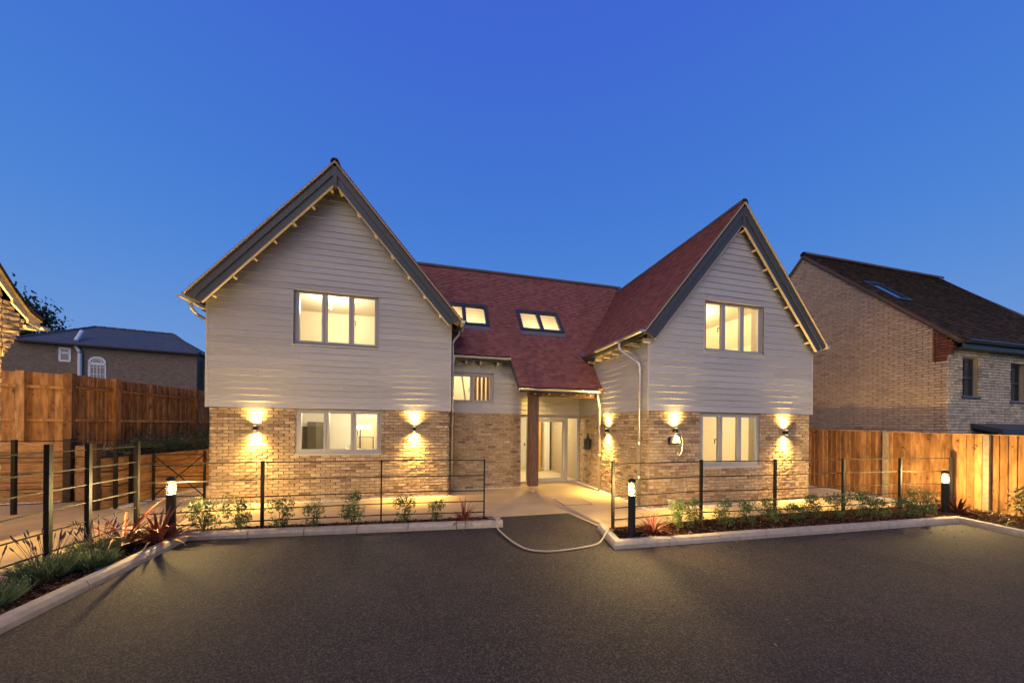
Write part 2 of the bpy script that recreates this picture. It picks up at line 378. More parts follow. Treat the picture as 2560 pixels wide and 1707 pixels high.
def window(parent, O, S, N, s0, s1, z0, z1, n, rec=.055, fm=None, sill=.03, handles=(), fw=.045, sw=.055, silln=.05):
    fm = fm or FRAME; O, S, N = V(O), V(S), V(N); T = V((0, 0, 1))
    P = lambda s, z, d: O+S*s+T*z-N*d
    def bx(b, a, c, z_0, z_1, d0, d1): b.add([P(a, z_0, d0), P(c, z_0, d0), P(c, z_0, d1), P(a, z_0, d1), P(a, z_1, d0), P(c, z_1, d0), P(c, z_1, d1), P(a, z_1, d1)], BOXF)
    w = MB(); bx(w, s0, s0+fw, z0, z1, rec+.008, rec+.07); bx(w, s1-fw, s1, z0, z1, rec+.008, rec+.07)
    bx(w, s0+fw, s1-fw, z0, z0+fw, rec+.008, rec+.07); bx(w, s0+fw, s1-fw, z1-fw, z1, rec+.008, rec+.07)
    win = w.build('window', fm, parent)
    L = (s1-s0-2*fw)/n
    for i in range(n):
        a, c = s0+fw+i*L+.004, s0+fw+(i+1)*L-.004; za, zc = z0+fw+.004, z1-fw-.004
        if i > 0:
            m = MB(); bx(m, a-.008, a, za, zc, rec+.03, rec+.068); m.build('mullion', DARKFRAME, win)
        q = MB(); bx(q, a, a+sw, za, zc, rec, rec+.06); bx(q, c-sw, c, za, zc, rec, rec+.06); bx(q, a+sw, c-sw, za, za+sw, rec, rec+.06); bx(q, a+sw, c-sw, zc-sw, zc, rec, rec+.06)
        q.build('sash', fm, win)
        g = MB(); g.add([P(a+sw, za+sw, rec+.03), P(c-sw, za+sw, rec+.03), P(c-sw, zc-sw, rec+.03), P(a+sw, zc-sw, rec+.03)], [(0, 1, 2, 3)]); g.build('pane', GLASS, win)
        if i in handles:
            side = handles[i]; hx = c-sw*.5 if side > 0 else a+sw*.5; hz = (za+zc)/2
            h = MB(); h.bar(P(hx, hz, rec+.085), P(hx-side*.05, hz, rec+.085), .014, .014); h.bar(P(hx-side*.05, hz+.007, rec+.085), P(hx-side*.05, hz-.11, rec+.085), .014, .014)
            h.bar(P(hx, hz, rec+.06), P(hx, hz, rec+.09), .02, .03); h.build('handle', BLACK, win)
    if sill:
        b = MB(); bx(b, s0-.02, s1+.02, z0-sill, z0-.001, -silln, rec+.07); b.build('sill', TRIM if fm is FRAME else fm, win)
    return win
def room(parent, x0, x1, y0, y1, z0, z1, m, holes_front=()):
    b = MB(); x = [(x0,y0,z0),(x1,y0,z0),(x1,y1,z0),(x0,y1,z0),(x0,y0,z1),(x1,y0,z1),(x1,y1,z1),(x0,y1,z1)]
    b.add(x, [(7, 6, 5, 4), (1, 2, 6, 5), (2, 3, 7, 6), (3, 0, 4, 7)]); o = b.build('interior_wall', m, parent)
    f = MB(); f.add([(x0,y0,z0+.001),(x1,y0,z0+.001),(x1,y1,z0+.001),(x0,y1,z0+.001)], [(0, 1, 2, 3)]); f.build('interior_floor', FLOORM, parent); return o

# ------------------------------------------------------------------ ground
def sheet(name, pts, z, m, **kw):
    b = MB(); b.add([(x, y, z) for x, y in pts], [tuple(range(len(pts)))]); return b.build(name, m, kind='structure', **kw)
sheet('ground', [(-400, -300), (400, -300), (400, 500), (-400, 500)], -.06, GRASS)
KL = [(-3.60, -4.0), (-3.72, 3.81), (-3.84, 6.21), (1.25, 5.82)]          # kerb faces, left run
KR = [(2.90, 5.30), (2.70, 4.395), (10.31, 4.15), (9.35, .8), (8.4, -2.5)]
drive_pts = [(-3.60, -6), (8.0, -6), (8.4, -2.5), (9.35, .8), (10.31, 4.15), (2.70, 4.395), (2.98, 5.36), (2.834, 6.471), (1.338, 6.473), (1.25, 5.82), (-3.84, 6.21), (-3.72, 3.81)]
sheet('driveway', drive_pts, -.006, ASPH)
sheet('path', [(-13, -6), (-3.75, -6), (-3.86, 3.81), (-3.98, 6.33), (1.2, 5.95), (1.338, 6.473), (2.834, 6.471), (3.05, 5.36), (2.83, 4.52), (10.4, 4.29), (10.6, -6), (12.6, -6), (12.6, 16), (-13, 16)], -.002, PATH)
sheet('planting_bed', [(-3.80, -4), (-3.86, 3.81), (-3.98, 6.33), (1.2, 5.95), (1.15, 6.34), (-3.2, 6.62), (-4.85, 6.55), (-4.85, -4)], .045, SOIL)
sheet('planting_bed', [(3.0, 5.22), (2.84, 4.52), (10.38, 4.29), (9.5, .8), (8.6, -2.5), (12.1, -2.5), (12.1, 5.2), (7, 5.33)], .045, SOIL)
# bed edges so that the raised soil has a side
b = MB()
for pts in ([(1.15, 6.34), (-3.2, 6.62), (-4.85, 6.55), (-4.85, -4)], [(3.0, 5.22), (7, 5.33), (12.1, 5.2)]):
    for p, q in zip(pts, pts[1:]): b.bar((*p, .02), (*q, .02), .02, .06)
b.build('bed_edging', SLEEPER, kind='structure')
# kerbs: single stones along a root
def kerb_run(pts, piece=.915, flip=1):
    root = bpy.data.objects.new('kerb', None); COL.objects.link(root); root['kind'] = 'structure'
    prof = [(0, -.03), (0, .052), (.028, .098), (.045, .105), (.130, .105), (.130, -.03)]
    for k, (p, q) in enumerate(zip(pts, pts[1:])):
        p, q = V((*p, 0)), V((*q, 0)); d = (q-p); L = d.length; d.normalize(); n = V((-d.y, d.x, 0))*flip
        s = 0
        # mitre at both ends
        def mitre(i, sign):
            if i <= 0 or i >= len(pts)-1: return 0
            d0 = (V((*pts[i], 0))-V((*pts[i-1], 0))).normalized(); d1 = (V((*pts[i+1], 0))-V((*pts[i], 0))).normalized()
            return math.tan(d0.angle(d1)/2)*(1 if d0.cross(d1).z*flip > 0 else -1)
        m0, m1 = mitre(k, 0), mitre(k+1, 1)
        num = max(1, round(L/piece)); L1 = L/num
        for i in range(num):
            a, c = i*L1+(.006 if i else 0), (i+1)*L1-(.006 if i < num-1 else 0)
            dz = random.uniform(-.003, .003); dn = random.uniform(-.003, .003)
            vs = []
            for w, z in prof: vs.append(p+d*(a+(m0*w if i == 0 else 0))+n*(w+dn)+V((0, 0, z+(dz if z > 0 else 0))))
            for w, z in prof: vs.append(p+d*(c-(m1*w if i == num-1 else 0))+n*(w+dn)+V((0, 0, z+(dz if z > 0 else 0))))
            kk = len(prof); bb = MB(); r = random.random()
            bb.add(vs, [tuple(range(kk)), tuple(range(2*kk-1, kk-1, -1))]+[(j, kk+j, kk+(j+1) % kk, (j+1) % kk) for j in range(kk)], r)
            bb.build('kerb_stone', KERB, root)
kerb_run(KL); kerb_run(KR)
# manhole cover set in the path
mh = thing('manhole_cover', 'square recessed cover with a thin dark outline set in the paving before the door', 'manhole cover', (3.35, 7.42, 0))
b = MB(); b.box(3.02, 3.72, 7.10, 7.76, -.002, .003); b.build('cover', PATH, mh)
b = MB()
for x0, x1, y0, y1 in ((3.0, 3.74, 7.08, 7.095), (3.0, 3.74, 7.765, 7.78), (3.0, 3.015, 7.095, 7.765), (3.725, 3.74, 7.095, 7.765)): b.box(x0, x1, y0, y1, -.002, .0015)
b.build('cover_frame', DARKMETAL, mh)
# pebbles
def pebbles(name, strips, n):
    b = MB()
    tot = sum((V(q)-V(p)).length*w for p, q, w, z in strips)
    for p, q, w, z in strips:
        p, q = V((*p, 0)), V((*q, 0)); d = q-p; L = d.length; nn = V((-d.y, d.x, 0)).normalized()
        for i in range(int(n*L*w/tot)):
            c = p+d*random.random()+nn*random.uniform(-w/2, w/2)*random.choice((1, 1, .8)); r = random.uniform(.009, .019); h = r*random.uniform(.5, .9); a = random.random()*6.3
            z1 = z+random.uniform(0, .018)
            x, y = V((math.cos(a), math.sin(a), 0))*r, V((-math.sin(a), math.cos(a), 0))*r*.75
            c.z = z1
            b.add([c+x, c+y, c-x, c-y, c+V((0, 0, h)), c-V((0, 0, h*.4))], [(0, 1, 4), (1, 2, 4), (2, 3, 4), (3, 0, 4)])
    b.build(name, PEBBLE, kind='stuff')

# ------------------------------------------------------------------ the house
H = thing('house', 'two gabled house with grey boarded upper walls, buff brick below and red tiled roofs', 'house', (2.3, 8.7, 0))
uL0, uL1, vL, uR0, uR1, vR, vM, uM1, vD = -5.042, .39, 8.723, 4.761, 9.734, 6.433, 9.52, 2.566, 10.05
ZB = 2.25
bL0, bL1, bR0, bR1 = uL0+.06, uL1-.04, uR0+.04, uR1-.05
ucL, zL, sL = -2.33, 8.06, 1.168
ucR, zR, sR = 7.2475, 7.36, 1.215
WL1 = (-3.31, -1.403, 3.80, 5.165); WLG = (-3.25, -1.33, 1.16, 2.246)
WR1 = (6.283, 8.086, 3.705, 5.012); WRG = (6.205, 8.03, .934, 2.246)
WM = (.43, 1.70, 2.53, 3.43)
X, Y, Z3 = V((1, 0, 0)), V((0, 1, 0)), V((0, 0, 1)); NF = V((0, -1, 0))
polyL = [(uL0, 0), (uL1, 0), (uL1, zL-.2-sL*(uL1-ucL)), (ucL, zL-.2), (uL0, zL-.2-sL*(ucL-uL0))]
polyR = [(uR0, 0), (uR1, 0), (uR1, zR-.2-sR*(uR1-ucR)), (ucR, zR-.2), (uR0, zR-.2-sR*(ucR-uR0))]
# masonry behind bricks and boards, with real openings
b = MB()
pad = lambda w: (w[0], w[1], w[2], w[3])
slab(b, (0, vL+.012, 0), X, NF, clip(clip(polyL, 0, bL0+.01, True), 0, bL1-.01, False), [WL1, (WLG[0], WLG[1], WLG[2], 2.247)], .28)
slab(b, (0, vR+.012, 0), X, NF, clip(clip(polyR, 0, bR0+.01, True), 0, bR1-.01, False), [WR1, (WRG[0], WRG[1], WRG[2], 2.247)], .28)
slab(b, (0, vM+.012, 0), X, NF, rect(uL1-.2, uM1-.012, 0, 4.0), [WM], .28)
slab(b, (0, vD+.012, 0), X, NF, rect(uM1-.3, uR0+.3, 2.235, 4.2), [], .28)
# side walls
b.box(bL0+.012, bL0+.28, vL+.30, 15, 0, 4.6); b.box(bL1-.28, bL1-.012, vL+.30, 15, 0, 4.6)
b.box(bR0+.012, bR0+.28, vR+.30, 15, 0, 3.95); b.box(bR1-.28, bR1-.012, vR+.30, 15, 0, 3.95)
b.box(uM1-.28, uM1-.012, vM+.30, vD+.2, 0, 3.2)
b.box(bL0+.02, bR1-.02, 14.8, 15.1, 0, 4.2)
# floors between storeys
b.box(bL0+.3, bL1-.3, vL+.30, 14.8, 2.36, 2.5); b.box(bR0+.3, bR1-.3, vR+.30, 14.8, 2.36, 2.5)
BW = b.build('brick_wall', MORTAR, H)
rec = []
for (sa, sb, O, S, N, poly, holes) in (
    (0, 0, (0, vL, 0), X, NF, rect(bL0, bL1, 0, ZB+.02), [rect(WLG[0], WLG[1], WLG[2], 9)]),
    (0, 0, (0, vR, 0), X, NF, rect(bR0, bR1, 0, ZB+.02), [rect(WRG[0], WRG[1], WRG[2], 9)]),
    (0, 0, (0, vM, 0), X, NF, rect(bL1, uM1-.005, 0, ZB+.02), []),
    (0, 0, (bR0, 0, 0), -Y, -X, rect(-vD, -vR, 0, ZB+.02), []),
    (0, 0, (bL1, 0, 0), Y, X, rect(vL, vM, 0, ZB+.02), []),
    (0, 0, (uM1, 0, 0), Y, X, rect(vM, vD-.01, 0, ZB+.02), []),
    (0, 0, (bL0, 0, 0), -Y, -X, rect(-13, -vL, 0, ZB+.02), []),
    (0, 0, (bR1, 0, 0), Y, X, rect(vR, 11, 0, ZB+.02), [])):
    course_bricks(O, S, N, poly, holes, .005, ZB+.02, rec, parent=BW)
flush_bricks(rec, BRICK, 'brick', 'brickwork', H)
# boarded upper walls: a backing with single boards
b = MB()
b.box(uL0+.03, uL0+.06, vL-.0, vL+3.2, ZB, 4.55); b.box(uL1-.06, uL1-.03, vL+.0, vL+3, ZB, 4.5)
b.box(uR0+.03, uR0+.06, vR, vD, ZB, 3.95); b.box(uR1-.06, uR1-.03, vR, vR+4, ZB, 3.95)
CW = b.build('cladding_wall', CLAD, H)
hole = lambda w, e=.0: rect(w[0]-e, w[1]+e, w[2]-e, w[3]+e)
cladding((0, vL-.014, 0), X, NF, clip(polyL, 1, ZB-.0, True), [hole(WL1)], ZB, 8, CW)
cladding((0, vR-.014, 0), X, NF, clip(polyR, 1, ZB-.0, True), [hole(WR1)], ZB, 7.4, CW)
cladding((0, vM-.014, 0), X, NF, rect(uL1, uM1, ZB, 3.78), [hole(WM)], ZB, 3.78, CW)
cladding((0, vD-.014, 0), X, NF, rect(uM1, uR0, ZB, 3.6), [], ZB, 3.3, CW)
cladding((uR0+.028, 0, 0), -Y, -X, rect(-vD, -vR, ZB, 4), [], ZB, 3.95, CW)
cladding((uM1-.0, 0, 0), Y, X, rect(vM, vD, ZB, 3.4), [], ZB, 3.3, CW)
cladding((uL1-.028, 0, 0), Y, X, rect(vL, vM, ZB, 4.5), [], ZB, 4.5, CW)
cladding((uL0+.028, 0, 0), -Y, -X, rect(-11.8, -vL, ZB, 4.6), [], ZB, 4.55, CW)
cladding((uR1-.028, 0, 0), Y, X, rect(vR, 10.4, ZB, 4), [], ZB, 3.95, CW)
for (u, v, z1) in ((uL0-.006, vL-.042, zL-.2-sL*(ucL-uL0)-.02), (uL1+.006, vL-.042, zL-.2-sL*(uL1-ucL)-.02), (uR0-.006, vR-.042, zR-.2-sR*(ucR-uR0)), (uR1+.006, vR-.042, zR-.2-sR*(uR1-ucR))):
    b = MB(); b.box(u-.02, u+.02, v-.002, v+.04, ZB-.003, z1); b.build('corner_trim', TRIM, H)
b = MB(); b.box(bL0+.001, bL1-.001, vL-.045, vL-.006, ZB-.010, ZB-.001); b.box(bR0+.001, bR1-.001, vR-.045, vR-.006, ZB-.010, ZB-.001); b.build('starter_strip', DARKMETAL, H)
# window reveals are the board and brick edges; windows
window(H, (0, vL-.04, 0), X, NF, *WL1, 3, rec=.06, handles={0: 1, 2: -1}, silln=.012, sill=.03)
window(H, (0, vL, 0), X, NF, *WLG, 3, rec=.01, handles={0: 1, 2: -1}, silln=.04, sill=.045)
window(H, (0, vR-.04, 0), X, NF, *WR1, 3, rec=.06, handles={0: 1}, silln=.012, sill=.03)
window(H, (0, vR, 0), X, NF, *WRG, 3, rec=.01, handles={0: 1}, silln=.04, sill=.045)
window(H, (0, vM-.04, 0), X, NF, *WM, 2, rec=.03, handles={0: 1, 1: -1}, silln=.010, sill=.02)
for w, v in ((WL1, vL), (WR1, vR), (WM, vM)):      # lined reveals
    b = MB(); b.box(w[0]-.012, w[0]-.001, v-.048, v+.1, w[2]-.02, w[3]+.012); b.box(w[1]+.001, w[1]+.012, v-.048, v+.1, w[2]-.02, w[3]+.012); b.box(w[0], w[1], v-.048, v+.1, w[3]+.001, w[3]+.012); b.build('window_reveal', TRIM, H)
# glazed entrance screen
E = MB(); yD = vD
for x0, x1, z0, z1 in ((uM1, 2.64, 0, 2.235), (2.93, 3.02, 0, 2.235), (4.27, 4.36, 0, 2.235), (4.70, uR0+.03, 0, 2.235), (2.64, 2.93, 2.14, 2.235), (3.02, 4.27, 2.14, 2.235), (4.36, 4.70, 2.14, 2.235), (2.64, 2.93, 0, .06), (4.36, 4.70, 0, .06), (3.02, 4.27, 0, .025)):
    E.box(x0, x1, yD-.005, yD+.075, z0+.003, z1)
ES = E.build('entrance_screen', FRAME, H)
b = MB()
b.add([(2.64, yD+.03, .06), (2.93, yD+.03, .06), (2.93, yD+.03, 2.14), (2.64, yD+.03, 2.14)], [(0, 1, 2, 3)]); b.build('pane', GLASS, ES)
b = MB(); b.add([(4.36, yD+.03, .06), (4.70, yD+.03, .06), (4.70, yD+.03, 2.14), (4.36, yD+.03, 2.14)], [(0, 1, 2, 3)]); b.build('pane', GLASS, ES)
D = MB()
for x0, x1, z0, z1 in ((3.03, 3.14, .03, 2.13), (4.15, 4.26, .03, 2.13), (3.14, 4.15, .03, .16), (3.14, 4.15, 2.02, 2.13)): D.box(x0, x1, yD-.012, yD+.05, z0, z1)
DO = D.build('front_door', FRAME, H)
b = MB(); b.add([(3.14, yD+.02, .16), (4.15, yD+.02, .16), (4.15, yD+.02, 2.02), (3.14, yD+.02, 2.02)], [(0, 1, 2, 3)]); b.build('pane', GLASS, DO)
b = MB(); b.tube([(4.205, yD-.06, .45), (4.205, yD-.06, 1.75)], .012); b.bar((4.205, yD-.06, .6), (4.205, yD-.01, .6), .014, .014); b.bar((4.205, yD-.06, 1.6), (4.205, yD-.01, 1.6), .014, .014); b.build('pull_handle', STEEL, DO)
# ---- roofs
RF = {}
def deck(name, quads, th=.10, m=DECK):
    b = MB()
    for q, n in quads: b.prism([V(p) for p in q], -V(n)*th)
    return b.build(name, m, H)
trec = []
cm = 1/math.sqrt(1+1.28**2)
vE0, zE0 = 8.43, 2.94; vRG, zRG = 12.165, 2.94+1.28*(12.165-8.43)
zm = lambda v: zE0+1.28*(v-vE0)
Sm, Tm, Nm = X, V((0, cm, 1.28*cm)), V((0, -1.28*cm, cm))
tm = lambda v: (v-vE0)/cm
zRu = lambda u: zR-sR*(ucR-u)
pm = [(.46, 9.17), (2.145, 9.17), (2.24, 8.43), (4.735, 8.43), (4.735, 9.52), (ucR, 11.885), (ucR+.2, vRG), (-2.0, vRG), (.46, 9.60)]
polyM = [(u, tm(v)) for u, v in pm]
SK1 = (.16, 1.61, 10.05, 10.68); SK2 = (2.72, 4.13, 10.03, 10.66)
holesM = [rect(s[0], s[1], tm(s[2]), tm(s[3])) for s in (SK1, SK2)]
P3 = lambda u, v, off=0: V((u, v, zm(v)))+Nm*off
# main deck cut round the skylights
dm = MB()
def dpoly(pts): dm.prism([P3(u, v, 0) for u, v in pts], -Nm*.10)
dpoly([(2.165, 9.17), (2.25, 8.45), (4.72, 8.45), (4.72, 9.17)])
for a, c in ((.30, SK2[0]), ):
    pass
dpoly([(.42, 9.18), (4.76, 9.18), (4.76, 10.03), (.42, 10.03)])
for a, c in ((-1.0, SK1[0]), (SK1[1], SK2[0]), (SK2[1], 5.9)): dpoly([(a, 10.03), (c, 10.03), (c, 10.68), (a, 10.68)])
dpoly([(-1.8, 10.68), (6.3, 10.68), (7.5, 11.95), (7.5, vRG), (-2.1, vRG)])
dpoly([(4.76, 9.4), (5.6, 10.03), (4.76, 10.03)])
RM = dm.build('roof', DECK, H)
tiles(V((0, vE0, zE0)), Sm, Tm, Nm, polyM, holesM, trec, RM, tmax=6.1)
# back slope of the main roof
b = MB(); b.prism([(-3, vRG, zRG), (8, vRG, zRG), (8, 15.4, zRG-1.28*3.235), (-3, 15.4, zRG-1.28*3.235)], (0, -.06, -.08)); b.build('rear_roof_slope', TILE, H)
def gable_roof(uc, zr, s, du0, du1, v0, v1, vend0, vend1):
    """two slopes; v1 = ridge end, vend = where each eave ends"""
    c = 1/math.sqrt(1+s*s); out = []
    dk = MB()
    for sg, du, ve in ((-1, du0, vend0), (1, du1, vend1)):
        S = V((0, 1, 0)); T = V((-sg*c, 0, s*c)); N = V((sg*s*c, 0, c))
        O = V((uc+sg*du, 0, zr-s*du)); L = du/c
        q = [O+S*v0, O+S*ve, O+S*v1+T*L, O+S*v0+T*L]
        dk.prism([p-N*.002 for p in q], -N*.09)
        out.append((O, S, T, N, [(v0, 0), (ve, 0), (v1, L), (v0, L)]))
    o = dk.build('roof', DECK, H)
    for O, S, T, N, poly in out: tiles(O, S, T, N, poly, [], trec, o, tmax=L+.001)
    return o
RLo = gable_roof(ucL, zL, sL, 2.93, 2.97, 8.30, 14.6, 14.6, 9.72)
RRo = gable_roof(ucR, zR, sR, 2.75, 2.73, 6.23, 11.92, 9.25, 11.9)
flush_tiles(trec, TILE, H)
def ridge(p, q, rad=.10, parent=None):
    p, q = V(p), V(q); n = max(1, round((q-p).length/.45)); d = (q-p)/n; dn = d.normalized()
    a = dn.cross(Z3).normalized()
    for i in range(n):
        c0, c1 = p+d*i+dn*.003, p+d*(i+1)-dn*.003; b = MB(); vs = []; k = 8; lift = V((0, 0, random.uniform(-.004, .004)))
        for c in (c0, c1):
            for r in (rad, rad-.02):
                vs += [c+lift+a*math.cos(math.pi*(j/k)*1.16-.25)*r+Z3*(math.sin(math.pi*(j/k)*1.16-.25)*r-.04) for j in range(k+1)]
        m = k+1; fs = []
        for j in range(k): fs += [(j, j+1, 2*m+j+1, 2*m+j), (m+j+1, m+j, 3*m+j, 3*m+j+1), (j+1, j, m+j, m+j+1), (2*m+j, 2*m+j+1, 3*m+j+1, 3*m+j)]
        b.add(vs, fs); b.build('ridge_tile', RIDGE, parent, smooth=False)
ridge((-2.2, vRG, zRG+.04), (7.6, vRG, zRG+.04), parent=RM)
ridge((ucL, 8.27, zL+.0), (ucL, 14.5, zL+.0), parent=RLo)
ridge((ucR, 6.20, zR+.005), (ucR, 11.9, zR+.005), parent=RRo)
# verges: bargeboards in two thicknesses, undercloak, lookouts and apex batten
def verge(uc, zr, s, du0, du1, v, wallv, look0, look1):
    c = 1/math.sqrt(1+s*s)
    for sg, du, lk in ((-1, du0, look0), (1, du1, look1)):
        D_ = V((sg*c, 0, -s*c)); N = V((sg*s*c, 0, c)); A = V((uc, v, zr)); L = du/c
        def seg(b, n0, n1, y0, y1, e0=0, e1=0):
            # plumb cut at the apex, square at the foot
            q = []
            for n, e in ((n0, e0), (n1, e1)):
                s0 = -n*s         # distance along slope so that the cut is vertical at the apex
                q.append((s0, L+e, n))
            pts = [A+D_*q[0][0]+N*q[0][2], A+D_*q[0][1]+N*q[0][2], A+D_*q[1][1]+N*q[1][2], A+D_*q[1][0]+N*q[1][2]]
            pts = [p+V((0, y0, 0)) for p in pts]
            b.prism(pts, (0, y1-y0, 0))
        b = MB(); seg(b, -.10, -.33, .002, .030, -.0, -.05); bo = b.build('bargeboard', BARGE, H)
        b = MB(); seg(b, -.085, -.19, -.022, .0005, .02, .0); b.build('barge_fillet', BARGE, bo)
        b = MB(); seg(b, -.012, -.030, -.055, .10, .03, .03); b.build('undercloak', CREAMTRIM, H)
        b = MB(); seg(b, -.332, -.350, -.004, .045, -.06, -.06); b.build('barge_lining', CREAMTRIM, bo)
        for t in lk:
            p = A+D_*t+N*(-.33); b = MB()
            b.bar(p+V((0, .04, 0)), p+V((0, .17 if sg < 0 else .22, 0)), .04, .07, up=N); b.build('lookout_rafter', CREAMTRIM, H)
        # soffit shadow board between barge and wall
        b = MB(); seg(b, -.102, -.116, .034, wallv-v, -.02, -.02); b.build('verge_soffit', DECK, H)
    b = MB(); b.prism([(uc-.045, v-.026, zr-.14), (uc+.045, v-.026, zr-.14), (uc+.045, v-.026, zr-.60), (uc-.045, v-.026, zr-.60)], (0, .05, 0)); b.build('apex_batten', BARGE, H)
verge(ucL, zL, sL, 2.90, 2.95, 8.31, vL-.03, [.55+.60*i for i in range(7)], [.55+.60*i for i in range(7)])
verge(ucR, zR, sR, 2.73, 2.72, 6.24, vR-.03, [.55+.56*i for i in range(7)], [.55+.56*i for i in range(7)])
# left verge of the porch slope and lead dressed in the valley
b = MB(); b.prism([P3(2.150, 9.17, .004), P3(2.243, 8.43, .004), P3(2.243, 8.43, -.12), P3(2.150, 9.17, -.12)], (-.022, 0, 0)); b.build('bargeboard', BARGE, H)
b = MB(); b.add([V((4.42, 9.24, 4.09)), V((4.68, 9.24, 4.09)), V((4.66, 9.40, 4.22)), V((4.40, 9.36, 4.19))], [(0, 1, 2, 3)]); b.build('valley_lead', LEAD, H)
# eaves: rafter feet, fascias, gutters, downpipes
def gutter(p, q, parent=H, rad=.058, ends=True):
    p, q = V(p), V(q); d = (q-p).normalized(); a = d.cross(Z3).normalized(); k = 7; b = MB(); vs = []
    for c in (p, q):
        for r in (rad, rad-.007):
            vs += [c+a*math.cos(math.pi+math.pi*j/k)*r+Z3*math.sin(math.pi+math.pi*j/k)*r for j in range(k+1)]
    m = k+1; fs = []
    for j in range(k): fs += [(j, j+1, 2*m+j+1, 2*m+j), (m+j+1, m+j, 3*m+j, 3*m+j+1)]
    fs += [(0, 2*m, 3*m, m), (k, m+k, 3*m+k, 2*m+k)]
    for e in (0, 2*m): fs.append(tuple(e+j for j in range(m)))
    b.add(vs, fs)
    g = b.build('gutter', STEEL, parent, smooth=False)
    n = max(1, int((q-p).length/1.1))
    for i in range(n):
        c = p+(q-p)*((i+.5)/n); bb = MB(); bb.tube([c+a*math.cos(math.pi+math.pi*j/8)*(rad+.006)+Z3*math.sin(math.pi+math.pi*j/8)*(rad+.006) for j in range(9)], .007, 5); bb.build('gutter_bracket', STEEL, g)
    return g
def downpipe(pts, parent=H, rad=.036, clips=()):
    P = [V(p) for p in pts]; out = [P[0]]
    for i in range(1, len(P)-1):      # rounded bends
        a, c = (P[i-1]-P[i]), (P[i+1]-P[i]); r = min(.09, a.length*.45, c.length*.45)
        p0, p1 = P[i]+a.normalized()*r, P[i]+c.normalized()*r
        for t in (0, .25, .5, .75, 1): out.append(p0*(1-t)**2+P[i]*2*t*(1-t)+p1*t*t)
    out.append(P[-1]); b = MB(); b.tube(out, rad, 10); o = b.build('downpipe', STEEL, parent, smooth=True)
    for z in clips:
        e = P[-1]; bb = MB(); bb.lathe((e.x, e.y, z-.03), [(rad+.006, 0), (rad+.009, .01), (rad+.009, .05), (rad+.006, .06)], 10); bb.build('pipe_socket', STEEL, o)
    return o
gutter((4.445, 6.20, 4.035), (4.445, 8.30, 4.035))
b = MB(); b.box(4.515, 4.54, 6.28, 9.2, 3.93, 4.05); b.build('fascia', BARGE, H)
gutter((ucR+2.79, 6.20, 4.03), (ucR+2.79, 11.5, 4.03))
gutter((ucL-2.985, 8.27, zL-sL*2.93-.03), (ucL-2.985, 14, zL-sL*2.93-.03)); gutter((ucL+3.02, 8.27, zL-sL*2.97-.03), (ucL+3.02, 9.6, zL-sL*2.97-.03))
gutter((.49, 9.105, 3.845), (2.15, 9.105, 3.845)); gutter((2.215, 8.365, 2.905), (4.60, 8.365, 2.905))
b = MB(); b.box(.46, 2.14, 9.175, 9.20, 3.73, 3.86); b.build('fascia', BARGE, H)
b = MB(); b.box(2.25, 4.72, 8.44, 8.465, 2.80, 2.925); b.build('fascia', BARGE, H)
b = MB(); b.box(.46, 2.17, 9.21, vM-.04, 3.80, 3.82); b.build('eaves_soffit', DECK, H)
for u in (.86, 1.28, 1.78):
    b = MB(); b.box(u-.025, u+.025, 9.16, vM, 3.64, 3.72); b.build('rafter_foot', CREAMTRIM, H)
for u in (2.72, 3.13, 3.55, 3.97, 4.38):
    b = MB(); b.box(u-.022, u+.022, 8.48, 9.0, 2.76, 2.80); b.build('rafter_foot', CREAMTRIM, H)
for v in (6.35, 6.75, 7.2, 7.65, 8.1, 8.55, 9.0):
    b = MB(); b.box(4.56, uR0, v-.022, v+.022, 3.80, 3.885); b.build('rafter_foot', CREAMTRIM, H)
b = MB(); b.box(4.545, uR0+.02, 6.46, 9.3, 3.90, 3.92); b.build('eaves_soffit', DECK, H)
b = MB(); b.box(uR1-.02, ucR+2.7, 6.46, 11, 3.90, 3.92); b.build('eaves_soffit', DECK, H)
b = MB(); b.box(uR1-.02, ucR+2.55, 6.44, 6.52, 3.72, 3.84); b.build('rafter_foot', BARGE, H)
b = MB(); b.box(ucL-2.85, uL0+.02, 8.74, 12, 4.44, 4.46); b.build('eaves_soffit', DECK, H)
b = MB(); b.box(uL1-.02, ucL+2.9, 8.74, 9.6, 4.44, 4.46); b.build('eaves_soffit', DECK, H)
b = MB(); b.box(uM1-.2, uR0, 8.9, vD, 3.20, 3.22); b.build('porch_ceiling', CREAM2, H)
b = MB(); b.box(uM1, uR0, 8.66, 8.84, 2.72, 2.92); b.build('porch_beam', OAK, H)
downpipe([(.64, 8.93, 4.50), (.64, 8.93, 4.40), (.455, 8.90, 4.15), (.455, 8.90, .03)], clips=(2.4, .9))
downpipe([(.51, 9.10, 3.80), (.51, 9.10, 3.70), (.46, 9.40, 3.55)])
downpipe([(4.445, 7.12, 3.99), (4.445, 7.12, 3.80), (4.68, 6.62, 3.36), (4.68, 6.62, .03)], clips=(3.2, 1.5, .7))
downpipe([(4.545, 8.36, 2.87), (4.545, 8.36, 2.74), (4.675, 8.47, 2.42), (4.675, 8.47, .03)], clips=(2.3, 1.05))
downpipe([(ucL-2.985, 8.62, 4.60), (ucL-2.985, 8.62, 4.50), (ucL-2.94, 8.70, 4.34), (-5.11, 9.2, 4.20), (-5.11, 9.2, .05)])
# oak porch post on its steel foot
b = MB(); b.box(2.605, 2.875, 8.66, 8.90, .175, 2.72); po = b.build('porch_post', OAK, H)
b = MB(); b.box(2.602, 2.878, 8.657, 8.903, .96, .963); b.build('post_joint', DARKTIMBER, po)
b = MB(); b.tube([(2.745, 8.78, 0), (2.745, 8.78, .175)], .028); b.box(2.69, 2.80, 8.72, 8.84, 0, .008); b.build('post_foot', STEEL, po)
